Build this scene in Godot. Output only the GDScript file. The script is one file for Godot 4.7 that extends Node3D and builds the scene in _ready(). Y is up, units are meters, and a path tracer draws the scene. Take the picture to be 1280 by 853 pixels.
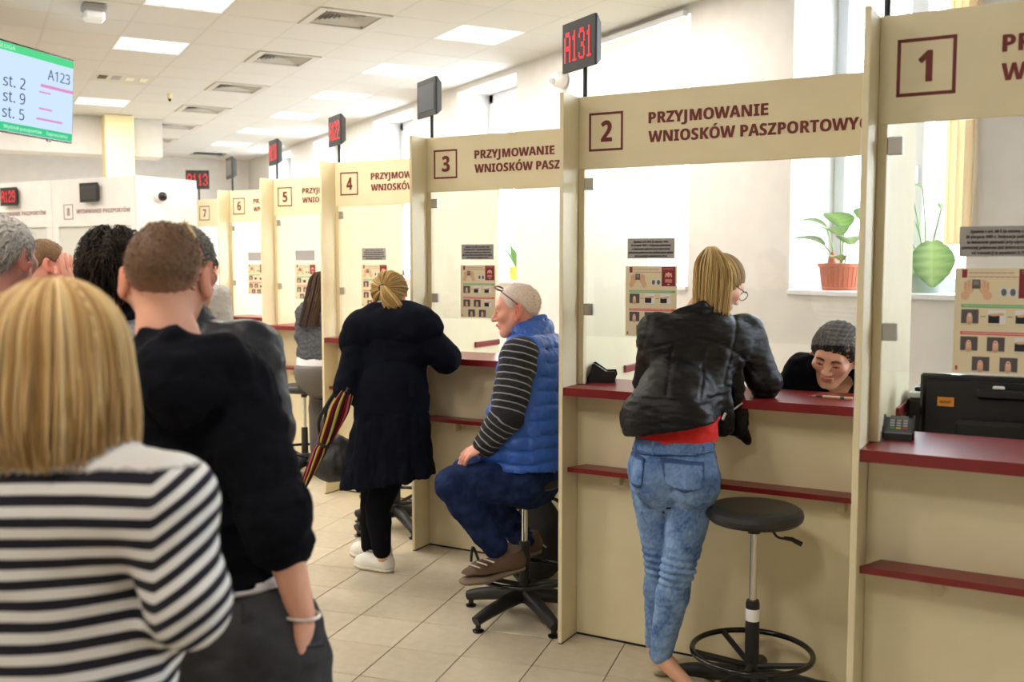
extends Node3D
# Passport office hall: a saw-tooth row of counters along a windowed wall, people queueing and being served.
const CEIL := 3.56
const WALLX := 4.89
const ROWX := 2.158
const ROWZ := -1.963
const STEP := 1.575
const TURN := deg_to_rad(-57.93)
var used := {}
var M := {}
var rng := RandomNumberGenerator.new()
var noise := FastNoiseLite.new()

func V(x: float, y: float, z: float) -> Vector3:
	return Vector3(x, y, z)

func numbered(called: String) -> String:
	if not used.has(called):
		used[called] = 0
		return called
	used[called] += 1
	return "%s_%03d" % [called, used[called]]

func tag(o: Node3D, label: String, category: String, group := "") -> Node3D:
	o.set_meta("label", label)
	o.set_meta("category", category)
	if group != "":
		o.set_meta("group", group)
	return o

func thing(called: String, label: String, category: String, at := Vector3.ZERO, turn := 0.0, group := "") -> Node3D:
	var o := Node3D.new()
	o.name = numbered(called)
	add_child(o)
	o.position = at
	o.rotation.y = turn
	tag(o, label, category, group)
	return o

func struct(called: String, at := Vector3.ZERO, turn := 0.0) -> Node3D:
	var o := Node3D.new()
	o.name = numbered(called)
	add_child(o)
	o.position = at
	o.rotation.y = turn
	o.set_meta("kind", "structure")
	return o

func put(parent: Node3D, called: String, mesh: Mesh, m: Material, at := Vector3.ZERO, turn := Vector3.ZERO) -> MeshInstance3D:
	var o := MeshInstance3D.new()
	o.name = numbered(called) if parent == self else called
	o.mesh = mesh
	o.material_override = m
	parent.add_child(o, true)
	o.position = at
	o.rotation = turn
	return o

func dup(o: Node3D, label := "", group := "") -> Node3D:
	var c: Node3D = o.duplicate()
	c.name = numbered(str(o.name).rstrip("_0123456789"))
	add_child(c)
	if label != "":
		c.set_meta("label", label)
	if group != "":
		c.set_meta("group", group)
	return c

func mat(c: Color, rough := 0.6, metal := 0.0) -> StandardMaterial3D:
	var m := StandardMaterial3D.new()
	m.albedo_color = c
	m.roughness = rough
	m.metallic = metal
	return m

func rgb(r: int, g: int, b: int) -> Color:
	return Color8(r, g, b)

func lin(r: int, g: int, b: int) -> Color:
	return Color8(r, g, b).srgb_to_linear()

func vmat(rough := 0.8) -> StandardMaterial3D:
	var m := mat(Color.WHITE, rough)
	m.vertex_color_use_as_albedo = true
	return m

# noise texture used as a fine relief or tone
func noisy(m: StandardMaterial3D, freq: float, lo: Color, hi: Color, scale: float, bump := 0.0, octaves := 3) -> StandardMaterial3D:
	var n := FastNoiseLite.new()
	n.seed = 7
	n.frequency = freq
	n.fractal_octaves = octaves
	var t := NoiseTexture2D.new()
	t.width = 256
	t.height = 256
	t.seamless = true
	t.noise = n
	var g := Gradient.new()
	g.set_color(0, lo)
	g.set_color(1, hi)
	t.color_ramp = g
	m.albedo_texture = t
	m.uv1_triplanar = true
	m.uv1_scale = Vector3.ONE * scale
	if bump > 0.0:
		var h := NoiseTexture2D.new()
		h.width = 256
		h.height = 256
		h.seamless = true
		h.noise = n
		m.heightmap_enabled = true
		m.heightmap_texture = h
		m.heightmap_scale = bump
	return m

# ---------- shapes ----------
func tri(st: SurfaceTool, a: Vector3, b: Vector3, c: Vector3, out: Vector3) -> void:
	var n := (b - a).cross(c - a)
	if n.dot(out) > 0.0:
		var t := b
		b = c
		c = t
		n = -n
	n = -n.normalized()
	for p in [a, b, c]:
		st.set_normal(n)
		st.add_vertex(p)

func quad(st: SurfaceTool, a: Vector3, b: Vector3, c: Vector3, d: Vector3, out: Vector3) -> void:
	tri(st, a, b, c, out)
	tri(st, a, c, d, out)

func begin() -> SurfaceTool:
	var st := SurfaceTool.new()
	st.begin(Mesh.PRIMITIVE_TRIANGLES)
	return st

# a box with chamfered edges, centred at c
func rbox(st: SurfaceTool, c: Vector3, s: Vector3, b := 0.003, t := Transform3D()) -> void:
	var h := s / 2.0
	b = minf(b, minf(h.x, minf(h.y, h.z)) * 0.9)
	var k := h - Vector3.ONE * b
	var f := func(sx: float, sy: float, sz: float, axis: int) -> Vector3:
		var v := Vector3(sx * (h.x if axis == 0 else k.x), sy * (h.y if axis == 1 else k.y), sz * (h.z if axis == 2 else k.z))
		return t * (v + c)
	var o := t.basis
	for s1 in [-1.0, 1.0]:
		quad(st, f.call(s1, -1, -1, 0), f.call(s1, 1, -1, 0), f.call(s1, 1, 1, 0), f.call(s1, -1, 1, 0), o.x * s1)
		quad(st, f.call(-1, s1, -1, 1), f.call(1, s1, -1, 1), f.call(1, s1, 1, 1), f.call(-1, s1, 1, 1), o.y * s1)
		quad(st, f.call(-1, -1, s1, 2), f.call(1, -1, s1, 2), f.call(1, 1, s1, 2), f.call(-1, 1, s1, 2), o.z * s1)
		for s2 in [-1.0, 1.0]:
			quad(st, f.call(s1, s2, -1, 0), f.call(s1, s2, 1, 0), f.call(s1, s2, 1, 1), f.call(s1, s2, -1, 1), o.x * s1 + o.y * s2)
			quad(st, f.call(s1, -1, s2, 0), f.call(s1, 1, s2, 0), f.call(s1, 1, s2, 2), f.call(s1, -1, s2, 2), o.x * s1 + o.z * s2)
			quad(st, f.call(-1, s1, s2, 1), f.call(1, s1, s2, 1), f.call(1, s1, s2, 2), f.call(-1, s1, s2, 2), o.y * s1 + o.z * s2)
			for s3 in [-1.0, 1.0]:
				tri(st, f.call(s1, s2, s3, 0), f.call(s1, s2, s3, 1), f.call(s1, s2, s3, 2), o.x * s1 + o.y * s2 + o.z * s3)

func box(s: Vector3, b := 0.003, c := Vector3.ZERO) -> ArrayMesh:
	var st := begin()
	rbox(st, c, s, b)
	return st.commit()

# turned profile: points (radius, height), smooth
func lathe(st: SurfaceTool, prof: Array, segs := 24, t := Transform3D()) -> void:
	for j in prof.size() - 1:
		var p: Vector2 = prof[j]
		var q: Vector2 = prof[j + 1]
		var d := (q - p)
		var n2 := Vector2(d.y, -d.x).normalized()
		for i in segs:
			var vs := []
			for ab in [[p, i], [q, i], [q, i + 1], [p, i + 1]]:
				var a: float = TAU * ab[1] / segs
				vs.append([t * V(ab[0].x * cos(a), ab[0].y, ab[0].x * sin(a)), (t.basis * V(n2.x * cos(a), n2.y, n2.x * sin(a))).normalized()])
			for k in [0, 2, 1, 0, 3, 2]:
				st.set_normal(vs[k][1])
				st.add_vertex(vs[k][0])

# a tube along points with radii, capped
func tube(st: SurfaceTool, pts: Array, r0: float, r1: float, sides := 8, col = null) -> void:
	var n := pts.size()
	var rings := []
	var up := Vector3.UP
	var norms := []
	for i in n:
		var d: Vector3 = (pts[mini(i + 1, n - 1)] - pts[maxi(i - 1, 0)]).normalized()
		var x := up.cross(d)
		if x.length() < 0.1:
			x = Vector3.RIGHT.cross(d)
		x = x.normalized()
		up = d.cross(x)
		var r := lerpf(r0, r1, float(i) / (n - 1))
		var ring := []
		var nr := []
		for k in sides:
			var a := TAU * k / sides
			var e := x * cos(a) + up * sin(a)
			nr.append(e)
			ring.append(pts[i] + e * r)
		rings.append(ring)
		norms.append(nr)
	for i in n - 1:
		for k in sides:
			var k2 := (k + 1) % sides
			for w in [[i, k], [i + 1, k], [i + 1, k2], [i, k], [i + 1, k2], [i, k2]]:
				if col != null:
					st.set_color(col)
				st.set_normal(norms[w[0]][w[1]])
				st.add_vertex(rings[w[0]][w[1]])
	for e in [0, n - 1]:
		var c: Vector3 = pts[e]
		var out: Vector3 = pts[0] - pts[1] if e == 0 else pts[n - 1] - pts[n - 2]
		for k in sides:
			if col != null:
				st.set_color(col)
			tri(st, c, rings[e][k], rings[e][(k + 1) % sides], out)

func ring(st: SurfaceTool, c: Vector3, R: float, r: float, segs := 40, sides := 8) -> void:
	for i in segs:
		for k in sides:
			var vs := []
			for w in [[i, k], [i + 1, k], [i + 1, k + 1], [i, k + 1]]:
				var a: float = TAU * w[0] / segs
				var b: float = TAU * w[1] / sides
				var n := V(cos(a) * cos(b), sin(b), sin(a) * cos(b))
				vs.append([c + V(cos(a), 0, sin(a)) * R + n * r, n])
			for q in [0, 1, 2, 0, 2, 3]:
				st.set_normal(vs[q][1])
				st.add_vertex(vs[q][0])

func pipe(pts: Array, r0: float, r1 := -1.0, sides := 8) -> ArrayMesh:
	var st := begin()
	tube(st, pts, r0, r0 if r1 < 0.0 else r1, sides)
	return st.commit()

# smooth curve through points
func curve(pts: Array, n := 24) -> Array:
	var out := []
	var m := pts.size() - 1
	for i in n + 1:
		var f := float(i) / n * m
		var k := mini(int(f), m - 1)
		var t := f - k
		var p0: Vector3 = pts[maxi(k - 1, 0)]
		var p1: Vector3 = pts[k]
		var p2: Vector3 = pts[k + 1]
		var p3: Vector3 = pts[mini(k + 2, m)]
		out.append(p1.cubic_interpolate(p2, p0, p3, t))
	return out

# flat polygon in XY pushed along Z from 0 to depth
func slab(st: SurfaceTool, poly: PackedVector2Array, depth: float, t := Transform3D()) -> void:
	var idx := Geometry2D.triangulate_polygon(poly)
	for i in range(0, idx.size(), 3):
		for z in [0.0, depth]:
			var s := -1.0 if z == 0.0 else 1.0
			if depth < 0.0:
				s = -s
			tri(st, t * V(poly[idx[i]].x, poly[idx[i]].y, z), t * V(poly[idx[i + 1]].x, poly[idx[i + 1]].y, z), t * V(poly[idx[i + 2]].x, poly[idx[i + 2]].y, z), t.basis.z * s)
	var area := 0.0
	for i in poly.size():
		area += poly[i].cross(poly[(i + 1) % poly.size()])
	for i in poly.size():
		var a := poly[i]
		var b := poly[(i + 1) % poly.size()]
		var o := Vector2(b.y - a.y, a.x - b.x) * signf(area)
		quad(st, t * V(a.x, a.y, 0), t * V(b.x, b.y, 0), t * V(b.x, b.y, depth), t * V(a.x, a.y, depth), t.basis * V(o.x, o.y, 0))

func text(s: String, bold := true) -> TextMesh:
	var m := TextMesh.new()
	m.text = s
	m.font = M.fontb if bold else M.font
	m.font_size = 64
	m.pixel_size = 0.01
	m.depth = 0.02
	m.curve_step = 4.0
	m.horizontal_alignment = HORIZONTAL_ALIGNMENT_LEFT
	m.vertical_alignment = VERTICAL_ALIGNMENT_BOTTOM
	return m

# lettering on a plane facing local +Z: p is the left end of its baseline, height that of a capital
func letter(parent: Node3D, s: String, p: Vector3, height: float, width: float, m: Material, bold := true, called := "lettering") -> MeshInstance3D:
	if not M.has("font"):
		for k in 2:
			var f := SystemFont.new()
			f.font_names = PackedStringArray(["Droid Sans"])
			f.font_weight = 400 + 300 * k
			M["font" if k == 0 else "fontb"] = f
	var key := "cap%s" % bold
	if not M.has(key):
		M[key] = text("H", bold).get_aabb()
	var cap: AABB = M[key]
	var tm := text(s, bold)
	var bb := tm.get_aabb()
	var fat: Mesh = tm
	if bold:
		var st := SurfaceTool.new()
		st.append_from(tm, 0, Transform3D())
		st.append_from(tm, 0, Transform3D(Basis(), V(0.021, 0, 0.0005)))
		st.append_from(tm, 0, Transform3D(Basis(), V(0.01, 0.012, 0.001)))
		fat = st.commit()
	var o := put(parent, called, fat, m)
	var sc := V(width / bb.size.x if width > 0.0 else height / cap.size.y, height / cap.size.y, 0.06)
	var b := Basis.from_scale(sc)
	o.transform = Transform3D(b, p - V(bb.position.x * sc.x, cap.position.y * sc.y, bb.position.z * sc.z))
	return o

# ---------- blended bodies, meshed with surface nets ----------
class Sdf:
	var c := 0.012
	var ops := []
	var o := Vector3.ZERO
	var nx := 0
	var ny := 0
	var nz := 0
	var d := PackedFloat32Array()
	var post = null
	var tint = null
	func _init(cell := 0.012) -> void:
		c = cell
	func cap(a: Vector3, b: Vector3, ra: float, rb: float, k := 0.02, n := Vector3.ZERO, q := 1.0) -> Sdf:
		ops.append([0, a, b, ra, rb, k, n.normalized() if n != Vector3.ZERO else n, q])
		return self
	# ellipsoid with half axes r in basis t
	func ell(at: Vector3, r: Vector3, k := 0.02, t := Basis()) -> Sdf:
		ops.append([1, at, r, k, t])
		return self
	func carve(at: Vector3, r: Vector3, k := 0.01, t := Basis()) -> Sdf:
		ops.append([2, at, r, k, t])
		return self
	func groove(a: Vector3, b: Vector3, r: float, k := 0.005) -> Sdf:
		ops.append([4, a, b, r, k])
		return self
	# keep the side of the plane towards -n, for points within reach of p
	func cut(p: Vector3, n: Vector3, k := 0.004, reach := 9.0) -> Sdf:
		ops.append([3, p, n.normalized(), k, reach])
		return self
	func chain(pts: Array, rs: Array, k := 0.02, n := Vector3.ZERO, q := 1.0) -> Sdf:
		for i in pts.size() - 1:
			cap(pts[i], pts[i + 1], rs[i], rs[i + 1], k, n, q)
		return self
	func bounds(op: Array) -> AABB:
		if op[0] == 0:
			var r: float = maxf(op[3], op[4]) + op[5] * 0.6 + c * 2.5
			return AABB(op[1], Vector3.ZERO).expand(op[2]).grow(r)
		if op[0] == 4:
			return AABB(op[1], Vector3.ZERO).expand(op[2]).grow(op[3] + op[4] + c * 2.0)
		var t: Basis = op[4]
		var v: Vector3 = op[2]
		var e := (t.x * v.x).abs() + (t.y * v.y).abs() + (t.z * v.z).abs()
		return AABB(op[1] - e, e * 2.0).grow(op[3] * 0.6 + c * 2.5)
	func field() -> void:
		var all := AABB()
		var first := true
		for op in ops:
			if op[0] < 2:
				all = bounds(op) if first else all.merge(bounds(op))
				first = false
		o = all.position
		nx = int(all.size.x / c) + 2
		ny = int(all.size.y / c) + 2
		nz = int(all.size.z / c) + 2
		d.resize(nx * ny * nz)
		d.fill(1.0)
		for op in ops:
			run(op)
	func run(op: Array) -> void:
		var kind: int = op[0]
		var lo := Vector3i.ZERO
		var hi := Vector3i(nx - 1, ny - 1, nz - 1)
		var bb: AABB
		if kind == 3:
			var reach: float = op[4]
			bb = AABB(op[1] - Vector3.ONE * reach, Vector3.ONE * reach * 2.0)
		else:
			bb = bounds(op)
		lo = lo.max(Vector3i((bb.position - o) / c))
		hi = hi.min(Vector3i((bb.end - o) / c) + Vector3i.ONE)
		var a: Vector3 = op[1]
		if kind == 0 or kind == 4:
			var b: Vector3 = op[2]
			var ra: float = op[3]
			var rb: float = ra if kind == 4 else op[4]
			var k: float = op[4] if kind == 4 else op[5]
			var n: Vector3 = Vector3.ZERO if kind == 4 else op[6]
			var q: float = 1.0 if kind == 4 else op[7]
			var sq := n != Vector3.ZERO and q != 1.0
			var w := 1.0 / q - 1.0
			var ba := b - a
			if sq:
				ba += n * (ba.dot(n) * w)
			var bb2 := maxf(ba.length_squared(), 1e-9)
			var dr := rb - ra
			var mul := (0.45 + 0.55 * q) if sq else 1.0
			for z in range(lo.z, hi.z + 1):
				for y in range(lo.y, hi.y + 1):
					var at := (z * ny + y) * nx
					var p := Vector3(o.x + lo.x * c, o.y + y * c, o.z + z * c) - a
					for x in range(lo.x, hi.x + 1):
						var pp := p
						if sq:
							pp += n * (p.dot(n) * w)
						var t := clampf(pp.dot(ba) / bb2, 0.0, 1.0)
						var e := ((pp - ba * t).length() - ra - dr * t) * mul
						var f := d[at + x]
						if kind == 4:
							e = -e
							var h4 := k - absf(f - e)
							d[at + x] = maxf(f, e) + (h4 * h4 * 0.25 / k if h4 > 0.0 else 0.0)
						else:
							var h := k - absf(f - e)
							if h > 0.0:
								d[at + x] = minf(f, e) - h * h * 0.25 / k
							elif e < f:
								d[at + x] = e
						p.x += c
		elif kind == 3:
			var n: Vector3 = op[2]
			var k: float = op[3]
			for z in range(lo.z, hi.z + 1):
				for y in range(lo.y, hi.y + 1):
					var at := (z * ny + y) * nx
					var e := (Vector3(o.x + lo.x * c, o.y + y * c, o.z + z * c) - a).dot(n)
					var de := n.x * c
					for x in range(lo.x, hi.x + 1):
						var f := d[at + x]
						var h := k - absf(f - e)
						d[at + x] = maxf(f, e) + (h * h * 0.25 / k if h > 0.0 else 0.0)
						e += de
		else:
			var r: Vector3 = op[2]
			var k: float = op[3]
			var t: Basis = op[4]
			var inv := t.transposed()
			var ir := Vector3.ONE / r
			var m: float = minf(r.x, minf(r.y, r.z))
			for z in range(lo.z, hi.z + 1):
				for y in range(lo.y, hi.y + 1):
					var at := (z * ny + y) * nx
					for x in range(lo.x, hi.x + 1):
						var p := inv * (Vector3(o.x + x * c, o.y + y * c, o.z + z * c) - a) * ir
						var l := p.length()
						var g := (p * ir).length()
						var e := l * (l - 1.0) / g if g > 1e-6 else -m
						var f := d[at + x]
						if kind == 1:
							var h := k - absf(f - e)
							if h > 0.0:
								d[at + x] = minf(f, e) - h * h * 0.25 / k
							elif e < f:
								d[at + x] = e
						else:
							e = -e
							var h := k - absf(f - e)
							d[at + x] = maxf(f, e) + (h * h * 0.25 / k if h > 0.0 else 0.0)
	var made := []
	# the work is done later, all bodies side by side
	func build() -> Array:
		return [self]
	func work() -> void:
		made = surface()
	func surface() -> Array:   # [vertices, normals, colours, indices]
		field()
		var sx := 1
		var sy := nx
		var sz := nx * ny
		if post != null:
			var lim := c * 3.0 + 0.012
			for z in nz:
				for y in ny:
					var at := (z * ny + y) * nx
					for x in nx:
						var f := d[at + x]
						if f < lim and f > -lim:
							d[at + x] = post.call(Vector3(o.x + x * c, o.y + y * c, o.z + z * c), f)
		var vid := PackedInt32Array()
		vid.resize(nx * ny * nz)
		vid.fill(-1)
		var vs := PackedVector3Array()
		var ns := PackedVector3Array()
		var lim2 := c * 2.2
		for z in nz - 1:
			for y in ny - 1:
				var at := (z * ny + y) * nx
				for x in nx - 1:
					var i := at + x
					var d0 := d[i]
					if d0 > lim2 or d0 < -lim2:
						continue
					var d1 := d[i + 1]
					var d2 := d[i + sy]
					var d3 := d[i + sy + 1]
					var d4 := d[i + sz]
					var d5 := d[i + sz + 1]
					var d6 := d[i + sz + sy]
					var d7 := d[i + sz + sy + 1]
					var k := int(d0 < 0.0) + int(d1 < 0.0) + int(d2 < 0.0) + int(d3 < 0.0) + int(d4 < 0.0) + int(d5 < 0.0) + int(d6 < 0.0) + int(d7 < 0.0)
					if k == 0 or k == 8:
						continue
					var sum := Vector3.ZERO
					var m := 0
					if (d0 < 0.0) != (d1 < 0.0):
						sum += Vector3(d0 / (d0 - d1), 0, 0)
						m += 1
					if (d2 < 0.0) != (d3 < 0.0):
						sum += Vector3(d2 / (d2 - d3), 1, 0)
						m += 1
					if (d4 < 0.0) != (d5 < 0.0):
						sum += Vector3(d4 / (d4 - d5), 0, 1)
						m += 1
					if (d6 < 0.0) != (d7 < 0.0):
						sum += Vector3(d6 / (d6 - d7), 1, 1)
						m += 1
					if (d0 < 0.0) != (d2 < 0.0):
						sum += Vector3(0, d0 / (d0 - d2), 0)
						m += 1
					if (d1 < 0.0) != (d3 < 0.0):
						sum += Vector3(1, d1 / (d1 - d3), 0)
						m += 1
					if (d4 < 0.0) != (d6 < 0.0):
						sum += Vector3(0, d4 / (d4 - d6), 1)
						m += 1
					if (d5 < 0.0) != (d7 < 0.0):
						sum += Vector3(1, d5 / (d5 - d7), 1)
						m += 1
					if (d0 < 0.0) != (d4 < 0.0):
						sum += Vector3(0, 0, d0 / (d0 - d4))
						m += 1
					if (d1 < 0.0) != (d5 < 0.0):
						sum += Vector3(1, 0, d1 / (d1 - d5))
						m += 1
					if (d2 < 0.0) != (d6 < 0.0):
						sum += Vector3(0, 1, d2 / (d2 - d6))
						m += 1
					if (d3 < 0.0) != (d7 < 0.0):
						sum += Vector3(1, 1, d3 / (d3 - d7))
						m += 1
					vid[i] = vs.size()
					vs.append(o + (Vector3(x, y, z) + sum / m) * c)
					ns.append(Vector3(d1 + d3 + d5 + d7 - d0 - d2 - d4 - d6, d2 + d3 + d6 + d7 - d0 - d1 - d4 - d5, d4 + d5 + d6 + d7 - d0 - d1 - d2 - d3).normalized())
		var idx := PackedInt32Array()
		for z in range(1, nz - 1):
			for y in range(1, ny - 1):
				var at := (z * ny + y) * nx
				for x in range(1, nx - 1):
					var i := at + x
					if vid[i] < 0:
						continue
					var inside := d[i] < 0.0
					if inside != (d[i + 1] < 0.0):
						face(idx, vid[i], vid[i - sy], vid[i - sy - sz], vid[i - sz], inside)
					if inside != (d[i + sy] < 0.0):
						face(idx, vid[i], vid[i - sz], vid[i - sz - 1], vid[i - 1], inside)
					if inside != (d[i + sz] < 0.0):
						face(idx, vid[i], vid[i - 1], vid[i - 1 - sy], vid[i - sy], inside)
		var cs := PackedColorArray()
		if tint != null:
			cs.resize(vs.size())
			for i in vs.size():
				cs[i] = tint.call(vs[i], ns[i])
		d.clear()
		return [vs, ns, cs, idx]
	func face(idx: PackedInt32Array, a: int, b: int, e: int, f: int, inside: bool) -> void:
		if a < 0 or b < 0 or e < 0 or f < 0:
			return
		if inside:
			idx.append_array(PackedInt32Array([a, e, b, a, f, e]))
		else:
			idx.append_array(PackedInt32Array([a, b, e, a, e, f]))

# joins bodies [body, own transform] into one mesh, moved by t; filled in by finish()
var waiting := []
func meld(list: Array, t := Transform3D(), striped := false) -> ArrayMesh:
	var m := ArrayMesh.new()
	waiting.append([m, list, t, striped])
	return m

func finish() -> void:
	var jobs := []
	for w in waiting:
		for e in w[1]:
			if not jobs.has(e[0]):
				jobs.append(e[0])
	var id := WorkerThreadPool.add_group_task(func(i: int): jobs[i].work(), jobs.size(), -1, true)
	WorkerThreadPool.wait_for_group_task_completion(id)
	for w in waiting:
		fill(w[0], w[1], w[2], w[3])
	waiting.clear()

func fill(m: ArrayMesh, list: Array, t: Transform3D, striped: bool) -> void:
	var vs := PackedVector3Array()
	var ns := PackedVector3Array()
	var cs := PackedColorArray()
	var idx := PackedInt32Array()
	for e in list:
		var own: Transform3D = t * e[1] if e.size() > 1 else t
		var d: Array = e[0].made
		var base := vs.size()
		vs.append_array(own * (d[0] as PackedVector3Array))
		var flat := Transform3D(own.basis.orthonormalized(), Vector3.ZERO)
		ns.append_array(flat * (d[1] as PackedVector3Array))
		if d[2].size() == 0:
			var w := PackedColorArray()
			w.resize(d[0].size())
			w.fill(Color.WHITE)
			cs.append_array(w)
		else:
			cs.append_array(d[2])
		var ix: PackedInt32Array = d[3]
		var mirror := own.basis.determinant() < 0.0
		var more := PackedInt32Array()
		more.resize(ix.size())
		for i in range(0, ix.size(), 3):
			more[i] = ix[i] + base
			more[i + 1] = ix[i + (2 if mirror else 1)] + base
			more[i + 2] = ix[i + (1 if mirror else 2)] + base
		idx.append_array(more)
	var arr := []
	arr.resize(Mesh.ARRAY_MAX)
	arr[Mesh.ARRAY_VERTEX] = vs
	arr[Mesh.ARRAY_NORMAL] = ns
	if striped:
		var uv := PackedVector2Array()
		uv.resize(vs.size())
		for i in vs.size():
			uv[i] = Vector2(0.5, cs[i].r)
		arr[Mesh.ARRAY_TEX_UV] = uv
	else:
		arr[Mesh.ARRAY_COLOR] = cs
	arr[Mesh.ARRAY_INDEX] = idx
	m.add_surface_from_arrays(Mesh.PRIMITIVE_TRIANGLES, arr)

# cloth with woven stripes: the share of a period that is dark
func stripes(dark: Color, pale: Color, share: float) -> StandardMaterial3D:
	var im := Image.create(4, 128, false, Image.FORMAT_RGB8)
	for y in 128:
		var e := clampf((absf(y / 128.0 - 0.5) - (0.5 - share / 2.0)) / 0.03 + 0.5, 0, 1)
		for x in 4:
			im.set_pixel(x, y, pale.lerp(dark, e))
	var m := mat(Color.WHITE, 0.95)
	m.albedo_texture = ImageTexture.create_from_image(im)
	return m

# ---------- the order of work ----------
func _ready() -> void:
	noise.seed = 11
	noise.frequency = 1.0
	noise.fractal_octaves = 2
	rng.seed = 20
	# camera
	var cam := Camera3D.new()
	cam.name = "camera"
	cam.fov = 37.68
	cam.near = 0.05
	cam.far = 200.0
	add_child(cam)
	cam.position = V(0, 1.62, 0)
	cam.rotation = V(deg_to_rad(-4.5), deg_to_rad(-28.69), 0)
	var at := CameraAttributesPhysical.new()
	at.frustum_focal_length = 35.164
	at.frustum_focus_distance = 4.3
	at.exposure_aperture = 3.1
	cam.attributes = at
	# daylight: an overcast white sky, seen only through the windows
	var env := Environment.new()
	env.background_mode = Environment.BG_SKY
	var sky := Sky.new()
	var sm := ProceduralSkyMaterial.new()
	sm.sky_top_color = Color(0.86, 0.93, 1.0)
	sm.sky_horizon_color = Color(0.97, 0.99, 1.0)
	sm.ground_bottom_color = Color(0.5, 0.5, 0.48)
	sm.ground_horizon_color = Color(0.8, 0.82, 0.82)
	sm.sky_energy_multiplier = SKY_E
	sm.ground_energy_multiplier = SKY_E * 0.7
	sky.sky_material = sm
	env.sky = sky
	env.tonemap_mode = Environment.TONE_MAPPER_LINEAR
	env.tonemap_exposure = EXPO
	env.sdfgi_enabled = true
	env.ssao_enabled = true
	env.ssil_enabled = true
	var we := WorldEnvironment.new()
	we.name = "environment"
	we.environment = env
	add_child(we)
	materials()
	room()
	windows()
	lamps()
	outside()
	for i in 7:
		booth(i)
	far_block()
	displays()
	screen()
	ceiling_bits()
	counter_things()
	stools()
	plants()
	people()
	finish()

const ORD := ["first", "second", "third", "fourth", "fifth", "sixth", "seventh", "eighth", "ninth", "tenth", "eleventh", "twelfth"]
const SKY_E := 4.6
const EXPO := 0.67
const LAMP_E := 5.9

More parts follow.
